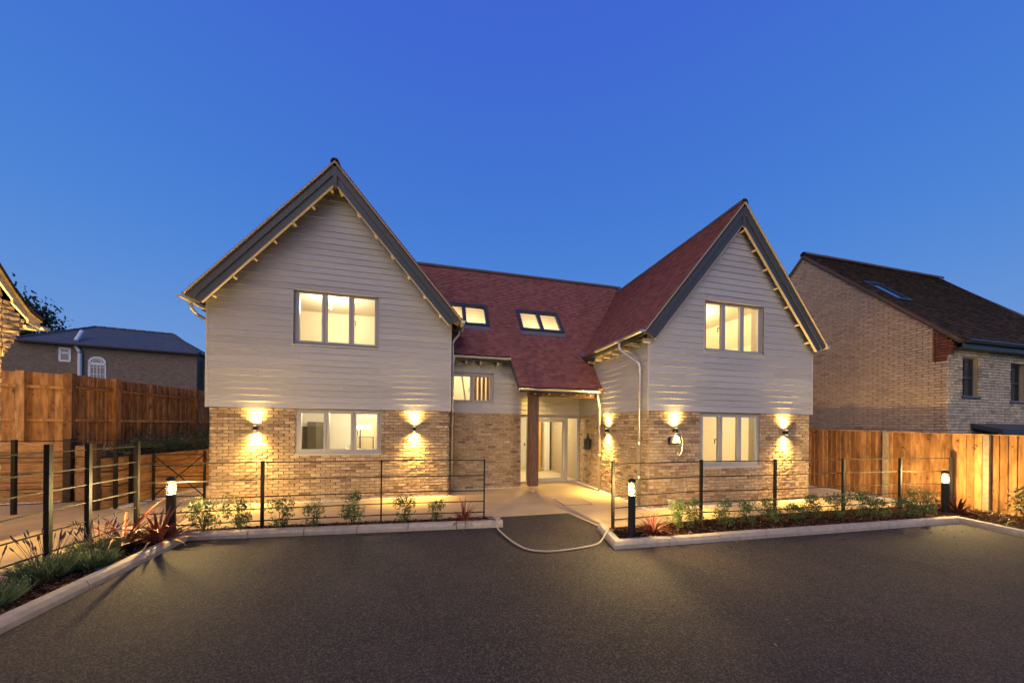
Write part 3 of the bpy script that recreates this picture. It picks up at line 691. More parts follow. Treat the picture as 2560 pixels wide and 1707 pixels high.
# roof windows
for s in (SK1, SK2):
    fr = MB(); e = .055; hh = .075
    def pb(b, u0, u1, v0, v1, h0, h1):
        b.add([P3(u0, v0, h0), P3(u1, v0, h0), P3(u1, v1, h0), P3(u0, v1, h0), P3(u0, v0, h1), P3(u1, v0, h1), P3(u1, v1, h1), P3(u0, v1, h1)], BOXF)
    mid = (s[0]+s[1])/2
    pb(fr, s[0]-.05, s[0]+e, s[2]-.03, s[3]+.03, -.08, hh); pb(fr, s[1]-e, s[1]+.05, s[2]-.03, s[3]+.03, -.08, hh)
    pb(fr, mid-.055, mid+.055, s[2]+.002, s[3]-.002, -.08, hh-.003); pb(fr, s[0]+e, s[1]-e, s[2]-.03, s[2]+.035, -.08, hh-.006); pb(fr, s[0]+e, s[1]-e, s[3]-.03, s[3]+.03, -.08, hh+.003)
    sk = fr.build('skylight', DARKFRAME, H)
    for a, c in ((s[0]+e, mid-.055), (mid+.055, s[1]-e)):
        b = MB(); b.add([P3(a, s[2]+.035, .035), P3(c, s[2]+.035, .035), P3(c, s[3]-.03, .035), P3(a, s[3]-.03, .035)], [(0, 1, 2, 3)]); b.build('pane', GLASS, sk)
        b = MB(); n = 6
        for i in range(n):
            v0, v1 = s[2]+.035+(s[3]-s[2]-.065)*i/n, s[2]+.035+(s[3]-s[2]-.065)*(i+1)/n
            b.add([P3(a, v0, -.012), P3(c, v0, -.012), P3(c, v1, -.016), P3(a, v1, -.016)], [(0, 1, 2, 3)])
        if s is SK1 or True: b.build('blind', BLIND, sk)
    b = MB(); pb(b, s[0]-.07, s[1]+.07, s[2]-.15, s[2]-.03, .026, .034); b.build('flashing', LEAD, sk)
    b = MB(); b.box(s[0], s[1], s[2]+.2, s[3]+.6, zm(s[2])-.9, zm(s[2])-.88); b.build('loft_lining', CREAM2, H)
    light('loft_lamp', 'AREA', ((s[0]+s[1])/2, (s[2]+s[3])/2+.25, zm(s[2])-.80), 90, (1, .80, .50), H, size=1.2).rotation_euler = (math.pi-.6, 0, 0)
# ---- rooms behind the glass
room(H, bL0+.3, bL1-.29, vL+.30, 12.4, .02, 2.355, CREAM2)

room(H, bR0+.3, bR1-.29, vR+.30, 10.2, .02, 2.355, CREAM)

room(H, uL1+.02, uM1-.3, vM+.30, 12.0, .5, 3.9, CREAM)
room(H, uM1-.28, 5.6, vD+.09, 14.2, .02, 2.40, CREAM2)
def loft_room(x0, x1, y0, y1, z0, uc, zr, s, zc, m):
    b = MB(); d = .33
    zs = lambda u: min(zc, zr-d-s*abs(u-uc))
    ub = (zr-d-zc)/s
    sec = [(x0, z0), (x1, z0), (x1, zs(x1)), (uc+ub, zc), (uc-ub, zc), (x0, zs(x0))]; k = len(sec)
    vs = [(x, y0, z) for x, z in sec]+[(x, y1, z) for x, z in sec]
    b.add(vs, [(i, (i+1) % k, k+(i+1) % k, k+i) for i in range(1, k)]+[tuple(range(k, 2*k))]); b.build('interior_wall', m, H)
    f = MB(); f.add([(x0,y0,z0+.001),(x1,y0,z0+.001),(x1,y1,z0+.001),(x0,y1,z0+.001)], [(0, 1, 2, 3)]); f.build('interior_floor', FLOORM, H)
def bulb(name, p, power, rad, col=(1, .86, .60)):
    return light(name, 'POINT', p, power, col, H, shadow_soft_size=rad)
loft_room(bL0+.3, bL1-.29, vL+.30, 11.3, 2.51, ucL, zL, sL, 5.42, CREAM)
loft_room(bR0+.3, bR1-.29, vR+.30, 9.6, 2.51, ucR, zR, sR, 5.15, CREAM)
bulb('bedroom_light', (-2.81, 9.75, 5.08), 250, .06); bulb('kitchen_light', (-2.1, 10.4, 2.2), 210, .1, (1, .86, .58)); bulb('lounge_light', (7.1, 8.3, 2.2), 175, .15, (1, .85, .56))
bulb('landing_light', (1.2, 10.9, 3.7), 55, .1); bulb('bedroom_light', (7.1, 7.9, 4.9), 230, .15, (1, .80, .48)); bulb('hall_light', (3.3, 11.4, 2.2), 150, .12, (1, .82, .50))
b = MB(); b.lathe((-2.81, 9.75, 5.04), [(.0, 0), (.035, .02), (.04, .05), (.02, .09)], 10); b.build('ceiling_bulb', GLOW, H)
b = MB(); b.box(-2.812, -2.808, 9.748, 9.752, 5.13, 5.42); b.build('bulb_flex', BLACK, H)
# kitchen units seen through the ground floor window
k = MB(); k.box(-4.18, -3.98, 11.6, 12.2, .05, 1.80); k.build('tall_cupboard', CUPB, H)
k = MB(); k.box(-3.96, -3.71, 11.5, 12.2, .05, 1.95); k.build('tall_cupboard', CUPB, H)
k = MB(); k.box(-2.60, -2.05, 11.7, 12.2, .05, 1.45); k.build('larder_cupboard', CUPB2, H)
k = MB(); k.box(-2.02, -1.75, 11.7, 12.2, .05, 2.1); k.build('larder_cupboard', CUPB2, H)
k = MB(); k.box(-2.52, -1.6, 12.3, 12.38, 1.45, 2.12); k.build('wall_cupboard', CREAM, H)
k = MB(); k.tube([(-2.42, 11.6, .9), (-2.42, 11.6, 1.7)], .018, 6); k.build('broom_handle', BLACK, H)
k = MB(); k.box(-2.9, -2.84, 12.30, 12.38, 1.05, 1.17); k.build('wall_socket', WHITEP, H)
k = MB(); k.tube([(-2.98, 11.9, .8), (-2.98, 11.9, 1.06), (-2.93, 11.9, 1.09), (-2.9, 11.9, 1.05)], .014, 6); k.build('kitchen_tap', STEEL, H)
for x in (-2.22, -2.0):
    p = thing('pendant_lamp', 'glowing globe pendant over the kitchen, %s of the pair in the right hand pane' % ('left' if x < -2.1 else 'right'), 'pendant lamp', (x, 10.6, 1.80), 'pendants in the kitchen')
    k = MB(); k.lathe((x, 10.6, 1.74), [(.0, 0), (.06, .012), (.095, .05), (.08, .09), (.035, .12)], 12); k.build('glass_shade', GLOWP, p, smooth=True)
    k = MB(); k.tube([(x, 10.6, 1.86), (x, 10.6, 2.355)], .006, 5); k.build('flex', BLACK, p)
k = thing('added_porch_downlight', 'small recessed downlight added unseen in the porch ceiling to brighten the entrance', 'downlight', (3.0, 9.5, 3.2))  # unseen lamp added to brighten the porch
b = MB(); b.lathe((3.0, 9.5, 3.185), [(.045, 0), (.045, .012)], 12); b.build('added_downlight_lens', GLOWS, k)
light('added_downlight_beam', 'SPOT', (3.0, 9.5, 3.17), 170, WARM, k, spot_size=math.radians(120), spot_blend=1, shadow_soft_size=.03)
# stairs behind the small upper window
for i in range(5):
    k = MB(); k.box(1.23+i*.135, 1.315+i*.135, 10.35, 10.39, 2.3, 3.62); k.build('stair_slat', OAKPALE, H)
k = MB(); k.bar((.80, 10.5, 3.75), (.98, 10.5, 2.62), .05, .06, up=Y); k.bar((.90, 10.5, 2.62), (1.05, 10.5, 2.62), .05, .03, up=Y); k.build('stair_string', CREAM2, H)
# hall
k = MB(); k.box(4.03, 4.25, 12.5, 12.55, .03, 2.06); k.build('inner_door', OAKPALE, H)
k = MB(); k.box(4.48, 4.70, 12.7, 12.95, .03, 2.39); k.build('hall_pier', CREAM2, H)
k = MB(); k.box(4.74, 4.93, 13.0, 13.05, .95, 2.0); k.build('hall_glazing', OAK, H)
k = MB(); k.box(4.74, 4.93, 13.0, 13.05, .42, .92); k.build('hall_cabinet', CUPB, H)
k = MB(); k.box(3.02, 3.06, 10.7, 10.72, 1.2, 1.28); k.build('wall_switch', BLACK, H)

# ------------------------------------------------------------------ wall lamps
def wall_lamp(p, n, label, power=15, down=1.0):
    p, n = V(p), V(n); t = thing('wall_lamp', label, 'wall lamp', tuple(p), 'black up and down wall lamps on the house')
    c = p+n*.085
    b = MB(); b.lathe((c.x, c.y, c.z-.055), [(.034, 0), (.038, .006), (.038, .104), (.034, .11)], 14); b.build('lamp_body', BLACK, t, smooth=False)
    b = MB(); b.bar(p-n*.0, c, .05, .07); b.build('bracket', BLACK, t)
    for sg in (1, -1):
        b = MB(); b.lathe((c.x, c.y, c.z+sg*.056-.001), [(.030, 0), (.030, .002)], 12); b.build('lens', GLOWS, t)
        d = (V((0, 0, sg))-n*.04).normalized()
        for ang, k_ in ((136, .36), (84, 1.05)):
            o = light('beam', 'SPOT', c+V((0, 0, sg*.062)), power*k_*(down if sg < 0 else .85), WARM, t, spot_size=math.radians(ang), spot_blend=1.0, shadow_soft_size=.022)
            o.rotation_euler = (-d).to_track_quat('Z', 'Y').to_euler()
    return t
WALLP = 660
wall_lamp((-4.06, vL-.012, 1.775), NF, 'black wall lamp left of the kitchen window, nearest the side gate', WALLP)
wall_lamp((-.51, vL-.012, 1.78), NF, 'black wall lamp between the kitchen window and the downpipe', WALLP)
wall_lamp((5.46, vR-.012, 1.80), NF, 'black wall lamp with a white cable looped over it', WALLP)
wall_lamp((8.79, vR-.012, 1.77), NF, 'black wall lamp right of the lounge window, nearest the boundary fence', WALLP)
wall_lamp((bR0-.012, 8.16, 1.77), -X, 'black wall lamp on the side wall facing the entrance path', WALLP)
wall_lamp((bL0-.012, 10.9, 1.77), -X, 'added wall lamp on the house side facing the sleeper wall, unseen round the corner', WALLP)  # unseen lamp added for the warm light on the sleepers and left boards
wall_lamp((bR1+.012, 8.4, 1.77), X, 'added wall lamp on the house side facing the right fence, unseen round the corner', WALLP*.4)  # unseen lamp added for the light on the right boundary
# temporary supply: socket box, plug, cable, adapter
t = thing('socket_box', 'black outdoor socket box with white plug below a wall lamp', 'socket box', (5.46, vR-.02, 1.55))
b = MB(); b.box(5.30, 5.64, vR-.075, vR-.012, 1.485, 1.505); b.box(5.30, 5.32, vR-.075, vR-.012, 1.505, 1.62); b.box(5.32, 5.64, vR-.03, vR-.012, 1.505, 1.66); b.box(5.62, 5.64, vR-.075, vR-.03, 1.505, 1.60); b.build('box', BLACK, t)
b = MB(); b.prism([(5.34, vR-.09, 1.51), (5.60, vR-.09, 1.51), (5.56, vR-.09, 1.66), (5.40, vR-.09, 1.70)], (0, .055, 0)); b.build('plug', WHITEP, t)
def curve_pts(p, n=6):
    p = [V(q) for q in p]; p = [p[0]*2-p[1]]+p+[p[-1]*2-p[-2]]; out = []
    for i in range(1, len(p)-2):
        for k in range(n):
            t = k/n; out.append(.5*((2*p[i])+(p[i+1]-p[i-1])*t+(2*p[i-1]-5*p[i]+4*p[i+1]-p[i+2])*t*t+(3*p[i]-p[i-1]-3*p[i+1]+p[i+2])*t**3))
    out.append(p[-2]); return out
t = thing('white_cable', 'thin white cable looped over the wall lamp and hanging to the paving', 'cable', (5.55, vR-.1, .9))
yv = vR-.10
b = MB(); b.tube(curve_pts([(5.50, yv, 1.60), (5.42, yv, 1.72), (5.46, yv-.02, 1.86), (5.56, yv-.02, 1.80), (5.62, yv, 1.62), (5.63, yv, 1.40), (5.56, yv, 1.22), (5.50, yv, 1.30)]), .0055, 6)
b.tube(curve_pts([(5.50, yv, 1.30), (5.47, yv+.05, .95), (5.46, yv+.06, .60), (5.44, yv, .36), (5.55, yv-.02, .24), (5.70, yv-.02, .36), (5.73, yv+.03, .62), (5.72, yv+.05, .75)]), .0045, 6); b.build('cable', WHITEP, t)
b = MB(); b.prism([(5.25, 6.28, .003), (5.42, 6.22, .003), (5.36, 6.22, .21), (5.21, 6.28, .21)], (.03, .06, 0)); tag(b.build('power_adapter', WHITEP), 'white power adapter box standing on the gravel under the lamp', 'adapter')
# lantern by the door
t = thing('wall_lantern', 'ornate unlit black lantern on a bracket beside the front door', 'lantern', (4.70, 9.2, 1.2))
b = MB(); b.box(4.775, 4.80, 9.30, 9.68, 1.15, 1.42); b.build('back_plate', BLACK, t)
b = MB(); c = (4.66, 9.17)
b.lathe((c[0], c[1], 1.16), [(.075, 0), (.085, .02), (.075, .04), (.10, .28), (.115, .30), (.075, .34), (.045, .40), (.03, .44), (.02, .46), (.028, .49), (.0, .53)], 8); b.build('lantern_body', BLACK, t)
b = MB(); b.tube(curve_pts([(4.78, 9.62, 1.42), (4.70, 9.55, 1.50), (4.66, 9.38, 1.47), (4.66, 9.25, 1.52)]), .011, 6); b.build('bracket_arm', BLACK, t)
b = MB(); b.box(4.70, 4.775, 9.32, 9.62, 1.17, 1.20); b.bar((4.66, 9.24, 1.3), (4.79, 9.3, 1.3), .02, .03); b.build('scroll_bar', BLACK, t)

# ------------------------------------------------------------------ bollard lights
def bollard(x, y, label, power, h=.98):
    t = thing('bollard_light', label, 'bollard light', (x, y, .04), 'bollard lights in the planting beds')
    b = MB(); b.lathe((x, y, .03), [(.072, 0), (.072, .02), (.059, .03), (.059, h-.27), (.055, h-.265)], 20); b.build('post', BLACK, t, smooth=False)
    b = MB(); b.lathe((x, y, .03+h-.06), [(.060, 0), (.060, .03), (.05, .055), (.03, .07), (.0, .074)], 20); b.build('cap', BLACK, t, smooth=True)
    vs = MB(); n = 20
    r = .056; z0, z1 = .03+h-.265, .03+h-.06
    vs.add([(x+r*math.cos(2*math.pi*k/n), y+r*math.sin(2*math.pi*k/n), z) for z in (z0, z1) for k in range(n)], [(k, (k+1) % n, n+(k+1) % n, n+k) for k in range(n)]); vs.build('clear_sleeve', LAMPGLASS, t, smooth=True)
    b = MB(); b.tube([(x, y, z0+.03), (x, y, z0+.15)], .011, 10); b.build('lamp_tube', BOLGLOW, t, smooth=True)
    for k in range(3):
        a = k*2.094+.5; b = MB(); b.tube([(x+.052*math.cos(a), y+.052*math.sin(a), z0), (x+.052*math.cos(a), y+.052*math.sin(a), z1)], .003, 5); b.build('strut', BLACK, t)
    b = MB()
    for i in range(5): b.tube([(x+0.0565*math.cos(a*.393), y+0.0565*math.sin(a*.393), z0+.03+i*.033) for a in range(17)], .0018, 4, cap=False)
    b.build('louvre', BLACK, t)
BOLP = 85
bollard(-4.08, 6.24, 'lit black bollard beside the red flax at the left bed corner', BOLP)
bollard(3.21, 4.72, 'lit black bollard at the near end of the right bed by the white hose', BOLP)
bollard(11.0, 4.63, 'lit black bollard in the corner by the orange boundary fence', BOLP*1.25, .94)
# ------------------------------------------------------------------ estate railings
def railing(label, posts, rails, h=1.21, pw=.05, group='estate railings round the beds', extend=None):
    t = thing('estate_railing', label, 'railing', (*posts[0][:2], 0), group)
    for i, p in enumerate(posts):
        hh = p[2] if len(p) > 2 else h; w = p[3] if len(p) > 3 else pw
        b = MB(); b.bar((p[0], p[1], -.02), (p[0], p[1], hh), w, .014 if w < .03 else w*.8, up=Y); b.build('post', DARKMETAL, t)
    line = (extend or [p[:2] for p in posts])
    for z in rails:
        b = MB()
        for p, q in zip(line, line[1:]): b.bar((*p, z), (*q, z), .016, .016)
        b.build('rail', DARKMETAL, t)
    return t
RZ = (1.205, .905, .61, .40, .19)
railing('black railing in front of the kitchen window, ending beside the path', [(-2.9, 6.42, 1.23, .045), (-.96, 6.38, 1.22, .026), (.95, 6.20, 1.23, .026)], RZ, extend=[(-4.6, 6.40), (-2.9, 6.44), (-.96, 6.40), (.95, 6.22)])
railing('black railing behind the right bed in front of the lounge window', [(3.15, 5.20, 1.26, .05), (5.16, 5.30, 1.24, .05), (6.86, 5.16, 1.24, .05), (8.77, 5.14, 1.22, .05), (10.49, 5.09, 1.21, .055), (11.86, 4.90, 1.22, .07)], RZ, extend=[(3.15, 5.22), (5.16, 5.32), (6.86, 5.18), (8.77, 5.16), (10.49, 5.11), (11.86, 4.92)])
SZ = (1.50, 1.25, 1.02, .78, .52, .27)
railing('tall black railing beside the lavender at the left edge', [(-4.62, 6.38, 1.58, .052), (-4.62, 5.64, 1.59, .052), (-4.62, 5.17, 1.60, .055), (-4.6, 3.2, 1.58, .06), (-4.58, 1.2, 1.58, .06)], SZ, extend=[(-4.62, 6.38), (-4.62, 5.64), (-4.62, 5.17), (-4.6, 3.2), (-4.58, .9)])
railing('black railing along the far side of the left path below the sleeper wall', [(-11, 8.5, 1.51, .06), (-8.23, 8.62, 1.51, .062), (-6.73, 8.78, 1.51, .055), (-6.85, 9.32, 1.15, .07)], (1.48, 1.14, .81, .50, .20), extend=[(-11, 8.5), (-8.23, 8.62), (-6.73, 8.78), (-6.85, 9.32)])
g = thing('side_gate', 'black five bar metal gate with crossed braces between house and sleeper wall', 'gate', (-5.42, 9.30, 0))
A, Bp = V((-6.47, 9.37, 0)), V((-5.42, 9.30, 0))
for p, h in ((A, 1.14), (Bp, 1.21)):
    b = MB(); b.bar(p+V((0, 0, .02)), p+V((0, 0, h)), .04, .035, up=Y); b.build('gate_stile', DARKMETAL, g)
for z in (1.12, .85, .60, .33, .12):
    b = MB(); b.bar(A+V((0, 0, z)), Bp+V((0, 0, z)), .016, .02); b.build('rail', DARKMETAL, g)
for z0, z1 in ((.12, 1.12), (1.12, .12)):
    b = MB(); b.bar(A+V((0, -.018, z0)), Bp+V((0, -.018, z1)), .012, .022); b.build('brace', DARKMETAL, g)
b = MB(); b.bar(Bp+V((-.02, -.03, .98)), Bp+V((.14, -.03, 1.0)), .03, .03); b.build('latch', BLACK, g)
b = MB(); b.bar((-5.18, 9.25, 0), (-5.18, 9.25, 1.2), .05, .05, up=Y); b.build('hanging_post', DARKMETAL, g)

# ------------------------------------------------------------------ timber boundary fences
def board_mesh(w, h, th=.018, k=6):
    out = []
    for i in range(k):
        b = MB(); e = random.uniform(-.008, .008); tw = random.uniform(-.004, .004)
        b.add([(0, -.016, 0), (w, .010, 0), (w, .010+th*.5, 0), (0, th-.006, 0), (0, tw-.016, h+e), (w, .010, h+e*.6), (w, .010+th*.5, h+e*.6), (0, th-.006+tw, h+e)], BOXF, (i+.5)/k)
        out.append(b.mesh('fence_board', TIMBER))
    return out
def fence(label, p, q, z0, h0, h1, pitch, w, parent=None, rails=(), posts=(), post_mat=TIMBER, pw=.1, front=-1, cap=None, railw=.07, group=None, posth=.0):
    p, q = V((*p, 0)), V((*q, 0)); d = (q-p).normalized(); L = (q-p).length; n = V((d.y, -d.x, 0))*(-front)   # n points to the viewer side
    t = parent or thing('timber_fence', label, 'fence', (p.x, p.y, z0), group)
    ms = board_mesh(w, h0)
    k = int(L/pitch)
    for i in range(k):
        o = p+d*(i*pitch)+V((0, 0, z0))+n*random.uniform(-.004, .004)
        M = frame(o, d, -n, V((0, 0, 1)))
        hs = (h0+(h1-h0)*i/k)/h0
        M = M @ Matrix.Diagonal((1, 1, hs, 1))
        place('fence_board', random.choice(ms), t, M)
    for z in rails:
        b = MB(); zz0, zz1 = z0+z, z0+z+(h1-h0)
        b.bar(p+n*.045+V((0, 0, zz0)), q+n*.045+V((0, 0, zz1)), .05, railw); b.build('arris_rail', TIMBER, t)
    for s in posts:
        c = p+d*s+n*.06; hh = h0+(h1-h0)*s/L+posth
        b = MB(); b.bar(c+V((0, 0, z0-.1)), c+V((0, 0, z0+hh)), pw, pw, up=d); b.build('fence_post', post_mat, t)
    if cap:
        b = MB(); b.bar(p+V((0, 0, z0+h0+.012)), q+V((0, 0, z0+h1+.012)), .06, .022); b.build('capping_rail', TIMBER, t)
    return t
# right boundary: seen from the board side, with concrete posts
fence('orange board fence with concrete posts along the right boundary', (12.28, 1.0), (12.02, 9.6), .02, 1.66, 1.86, .112, .120, posts=(8.604-3.457, 8.604-5.10, 1.5), post_mat=CONCD, pw=.085, front=1, cap=True, posth=.02)
# left boundary: seen from the rail side, on the raised ground
fl = fence('weathered board fence with rails and posts on the raised ground at the left', (-8.74, 10.30), (-8.02, 16.2), 1.12, 1.93, 1.93, .100, .105, rails=(1.62, .80), posts=(0.885, 3.432), pw=.12, front=-1, posth=.02)
fence('', (-12.5, 9.75), (-8.74, 10.30), 1.25, 1.86, 1.80, .125, .13, parent=fl, rails=(1.52, .72), posts=(2.998, 3.78), pw=.14, front=-1, posth=.02)
# unseen bulkhead lamp added to light the sleepers and the left boards
t = thing('added_bulkhead_light', 'added round bulkhead lamp on the rear of the brick building, unseen round its corner', 'wall light', (-8.2, 6.80, 2.25))
b = MB(); b.tube([(-8.2, 6.755, 2.25), (-8.2, 6.80, 2.25)], .11, 14); b.build('added_bulkhead_body', BLACK, t)
b = MB(); b.tube([(-8.2, 6.80, 2.25), (-8.2, 6.84, 2.25)], [.095, .07], 14); b.build('added_bulkhead_glass', GLOW, t)
light('added_bulkhead_lamp', 'POINT', (-8.2, 6.93, 2.25), 150, WARM, t, shadow_soft_size=.05)
# sleeper walls
def sleeper_wall(label, p, q, h, rows, group='sleeper retaining walls', L1=2.4, post=None):
    p, q = V((*p, 0)), V((*q, 0)); d = (q-p).normalized(); L = (q-p).length; n = V((-d.y, d.x, 0))
    t = thing('sleeper_wall', label, 'retaining wall', tuple(p), group)
    hh = h/rows
    for r in range(rows):
        s = -(L1/2 if r % 2 else 0)
        while s < L:
            a, c = max(0, s)+.003, min(L, s+L1)-.003
            if c-a > .05:
                o = n*random.uniform(-.008, .008)
                b = MB(); b.bar(p+d*a+o+V((0, 0, hh*(r+.5))), p+d*c+o+V((0, 0, hh*(r+.5))), .12, hh-.012); b.build('sleeper', SLEEPER, t)
            s += L1
    return t
sleeper_wall('sleeper wall of five stacked timbers at the far left behind the railing', (-12.5, 9.75), (-8.42, 9.88), 1.40, 6)
t = sleeper_wall('long sleeper wall running back beside the side gate', (-7.02, 8.75), (-6.45, 13.5), 1.10, 5)
t2 = sleeper_wall('short dark sleeper return between the two retaining walls', (-8.35, 9.95), (-7.10, 8.80), 1.32, 6)
b = MB(); b.box(-7.14, -6.96, 8.66, 8.80, 0, 1.42); b.build('corner_post', DARKTIMBER, t2)
b = MB(); b.box(-8.47, -8.33, 9.76, 9.90, 0, 1.48); b.build('corner_post', DARKTIMBER, t2)
b = MB(); b.box(-6.98, -6.86, 9.30, 9.42, 0, 1.2); b.build('corner_post', DARKTIMBER, t)
sheet('raised_ground', [(-7.04, 8.80), (-6.47, 13.5), (-6.4, 18), (-16, 18), (-14, 9.9), (-8.36, 9.98)], 1.04, SOIL)

# ------------------------------------------------------------------ planting
def leaf_cloud(n, rx, rz, zc, size, hollow=.35, lumps=7, m=LEAF, drop=1.0):
    b = MB(); cl = [(V((random.gauss(0, .45)*rx, random.gauss(0, .45)*rx, zc+random.uniform(-.8, .95)*rz)), random.uniform(.35, .6)) for _ in range(lumps)]
    for i in range(n):
        c, k = random.choice(cl)
        while True:
            d = V((random.uniform(-1, 1), random.uniform(-1, 1), random.uniform(-1, 1)))
            if .1 < d.length < 1: break
        p = c+V((d.x*rx*k, d.y*rx*k, d.z*rz*k))
        nrm = (d*.7+V((random.uniform(-1, 1), random.uniform(-1, 1), random.uniform(0, 1.3)))).normalized()
        a = nrm.cross(V((random.uniform(-1, 1), random.uniform(-1, 1), .3))).normalized(); e = nrm.cross(a); s = size*random.uniform(.6, 1.25)
        b.add([p-a*s, p+e*s*.5-nrm*s*.1, p+a*s, p-e*s*.5-nrm*s*.1], [(0, 1, 2, 3)], random.betavariate(2, 2.2))
    return b
def stems(b, n, h, spread):
    for i in range(n):
        a = random.random()*6.28; r = spread*random.uniform(.3, 1)
        b.tube([(0, 0, 0), (math.cos(a)*r*.4, math.sin(a)*r*.4, h*.5), (math.cos(a)*r, math.sin(a)*r, h)], [.006, .005, .003], 5)
protos = []
def make_shrub(rx, rz, n, lumps):
    t = thing('shrub', '', 'shrub', (0, 0, 0), 'small leafy shrubs planted in the front beds')
    leaf_cloud(n, rx, rz, rz+.08, .0185, lumps=lumps).build('foliage', LEAF, t, local=True)
    s = MB(); stems(s, 6, rz*1.3, rx*.7); s.build('stem', STEM, t, local=True)
    return t
ORD = ['first', 'second', 'third', 'fourth', 'fifth', 'sixth', 'seventh', 'eighth', 'ninth', 'tenth', 'eleventh', 'twelfth']
specs = [(.17, .23, 1350, 18), (.18, .21, 1250, 17), (.15, .21, 1000, 15), (.21, .18, 1400, 19)]
first = {}
left = [(-3.70, 6.33, 0, 1.05, 'yellowish shrub nearest the left bollard light'), (-3.22, 6.36, 0, 1.05, None), (-2.55, 6.30, 2, 1.1, None), (-2.03, 6.22, 2, .9, None), (-1.40, 6.22, 1, 1.1, None), (-.52, 6.18, 2, 1.05, None), (.04, 6.16, 2, .85, None)]
right = [(4.20, 4.82, 0, 1.0), (4.72, 4.98, 1, .9), (5.13, 4.74, 1, .95), (5.70, 4.78, 2, .95), (6.18, 4.74, 1, .95), (6.86, 4.78, 3, .85), (7.30, 4.80, 1, 1.0), (7.92, 4.74, 2, 1.0), (8.55, 4.62, 3, 1.25), (9.45, 4.50, 3, .95), (10.05, 4.52, 0, 1.05)]
def put_shrub(k, x, y, sc, label):
    z = .045; rz = random.random()*6.28
    if k not in first:
        t = make_shrub(*specs[k]); first[k] = t; t.location = (x, y, z); t.rotation_euler.z = rz; t.scale = (sc,)*3; t['label'] = label
    else: copy_thing(first[k], (x, y, z), label, rz, sc)
for i, (x, y, k, sc, lb) in enumerate(left): put_shrub(k, x, y, sc, lb or '%s small leafy shrub from the left in the bed below the kitchen window' % ORD[i])
for i, (x, y, k, sc) in enumerate(right): put_shrub(k, x, y, sc, '%s leafy shrub from the hose end of the bed below the lounge window' % ORD[i] if i < 10 else 'bright leafy shrub just left of the corner bollard light')
t = thing('large_shrub', 'larger spreading shrub with long leaves against the right fence', 'shrub', (10.85, 3.55, .045))
leaf_cloud(900, .42, .34, .42, .034, lumps=14).build('foliage', LEAF, t, local=True)
s = MB(); stems(s, 9, .55, .35); s.build('stem', STEM, t, local=True)
def flax(x, y, label, n, L, seed, spread=1.0, lean=0):
    rs = random.Random(seed); t = thing('flax_plant', label, 'flax plant', (x, y, .045), 'bronze flax plants in the beds')
    for i in range(n):
        a = rs.random()*6.283; el = rs.uniform(.35, 1.45); ln = L*rs.uniform(.55, 1.1); w = rs.uniform(.012, .022)
        d = V((math.cos(a), math.sin(a), 0)); sd = V((-d.y, d.x, 0)); p = V((math.cos(a)*.03, math.sin(a)*.03, 0)); b = MB(); vs = []; ang = el; k = 7
        droop = rs.uniform(.15, .42)*spread
        for j in range(k):
            ww = w*(1-(j/(k-1))**2.2)+.002; fold = V((0, 0, ww*.5))
            vs += [p-sd*ww+fold, p, p+sd*ww+fold]
            p = p+(d*math.cos(ang)+V((0, 0, 1))*math.sin(ang))*(ln/(k-1)); ang -= droop*(.4+j*.22)
        fs = []
        for j in range(k-1): fs += [(3*j, 3*j+1, 3*j+4, 3*j+3), (3*j+1, 3*j+2, 3*j+5, 3*j+4)]
        b.add(vs, fs, rs.betavariate(1.6, 1.6)); b.build('leaf', FLAX, t, local=True)
    return t
flax(.56, 6.10, 'upright red flax plant at the path end of the left bed', 34, .50, 1, .6)
flax(3.62, 4.72, 'bronze flax plant with thin arching leaves beside the near bollard', 46, .46, 2, .9)
flax(11.2, 4.52, 'spiky bronze flax plant against the right fence beside the corner bollard', 30, .55, 3, .6)
flax(-4.05, 5.95, 'broad red flax plant in front of the left bollard', 58, .74, 4, .85)
flax(-4.42, 5.88, 'tan arching flax plant between the lavender and the red flax', 44, .80, 5, .8)
def lavender(x, y, label, n, r, h, seed, spikes):
    rs = random.Random(seed); t = thing('lavender_plant', label, 'lavender', (x, y, .045), 'lavender clumps in the left bed'); b = MB()
    for i in range(n):
        a = rs.random()*6.283; rr = r*math.sqrt(rs.random()); tilt = rr/r*.75; p = V((math.cos(a)*rr*.55, math.sin(a)*rr*.55, 0)); d = V((math.cos(a)*math.sin(tilt), math.sin(a)*math.sin(tilt), math.cos(tilt)))
        d = (d+V((rs.gauss(0, .15), rs.gauss(0, .15), 0))).normalized(); L = h*rs.uniform(.55, 1.1); sd = d.cross(V((rs.uniform(-1, 1), rs.uniform(-1, 1), .1))).normalized()*.004
        q = p+d*L; b.add([p-sd, p+sd, q+sd*.6, q-sd*.6], [(0, 1, 2, 3)], rs.random())
        for k in range(3):
            c = p+d*L*rs.uniform(.3, 1); e = (d+V((rs.uniform(-1, 1), rs.uniform(-1, 1), rs.uniform(-.2, .6)))).normalized()*.035; s2 = e.cross(Z3).normalized()*.0045 if e.cross(Z3).length > .001 else X*.004
            b.add([c-s2, c+s2, c+e+s2*.3, c+e-s2*.3], [(0, 1, 2, 3)], rs.random())
    b.build('foliage', LAV, t, local=True)
    for i in range(spikes):
        a = rs.random()*6.283; rr = r*.5*math.sqrt(rs.random()); p = V((math.cos(a)*rr, math.sin(a)*rr, h*.7)); q = p+V((math.cos(a)*.10+rs.gauss(0, .03), math.sin(a)*.10+rs.gauss(0, .03), rs.uniform(.18, .34)))
        b = MB(); b.tube([p, q], .002, 4); m = q+(q-p).normalized()*.07; b.tube([q, q*.6+m*.4, m], [.004, .008, .003], 5); b.build('flower_spike', LAVF, t, local=True)
lavender(-4.42, 4.95, 'wide lavender clump nearest the camera at the left edge', 800, .27, .25, 1, 26)
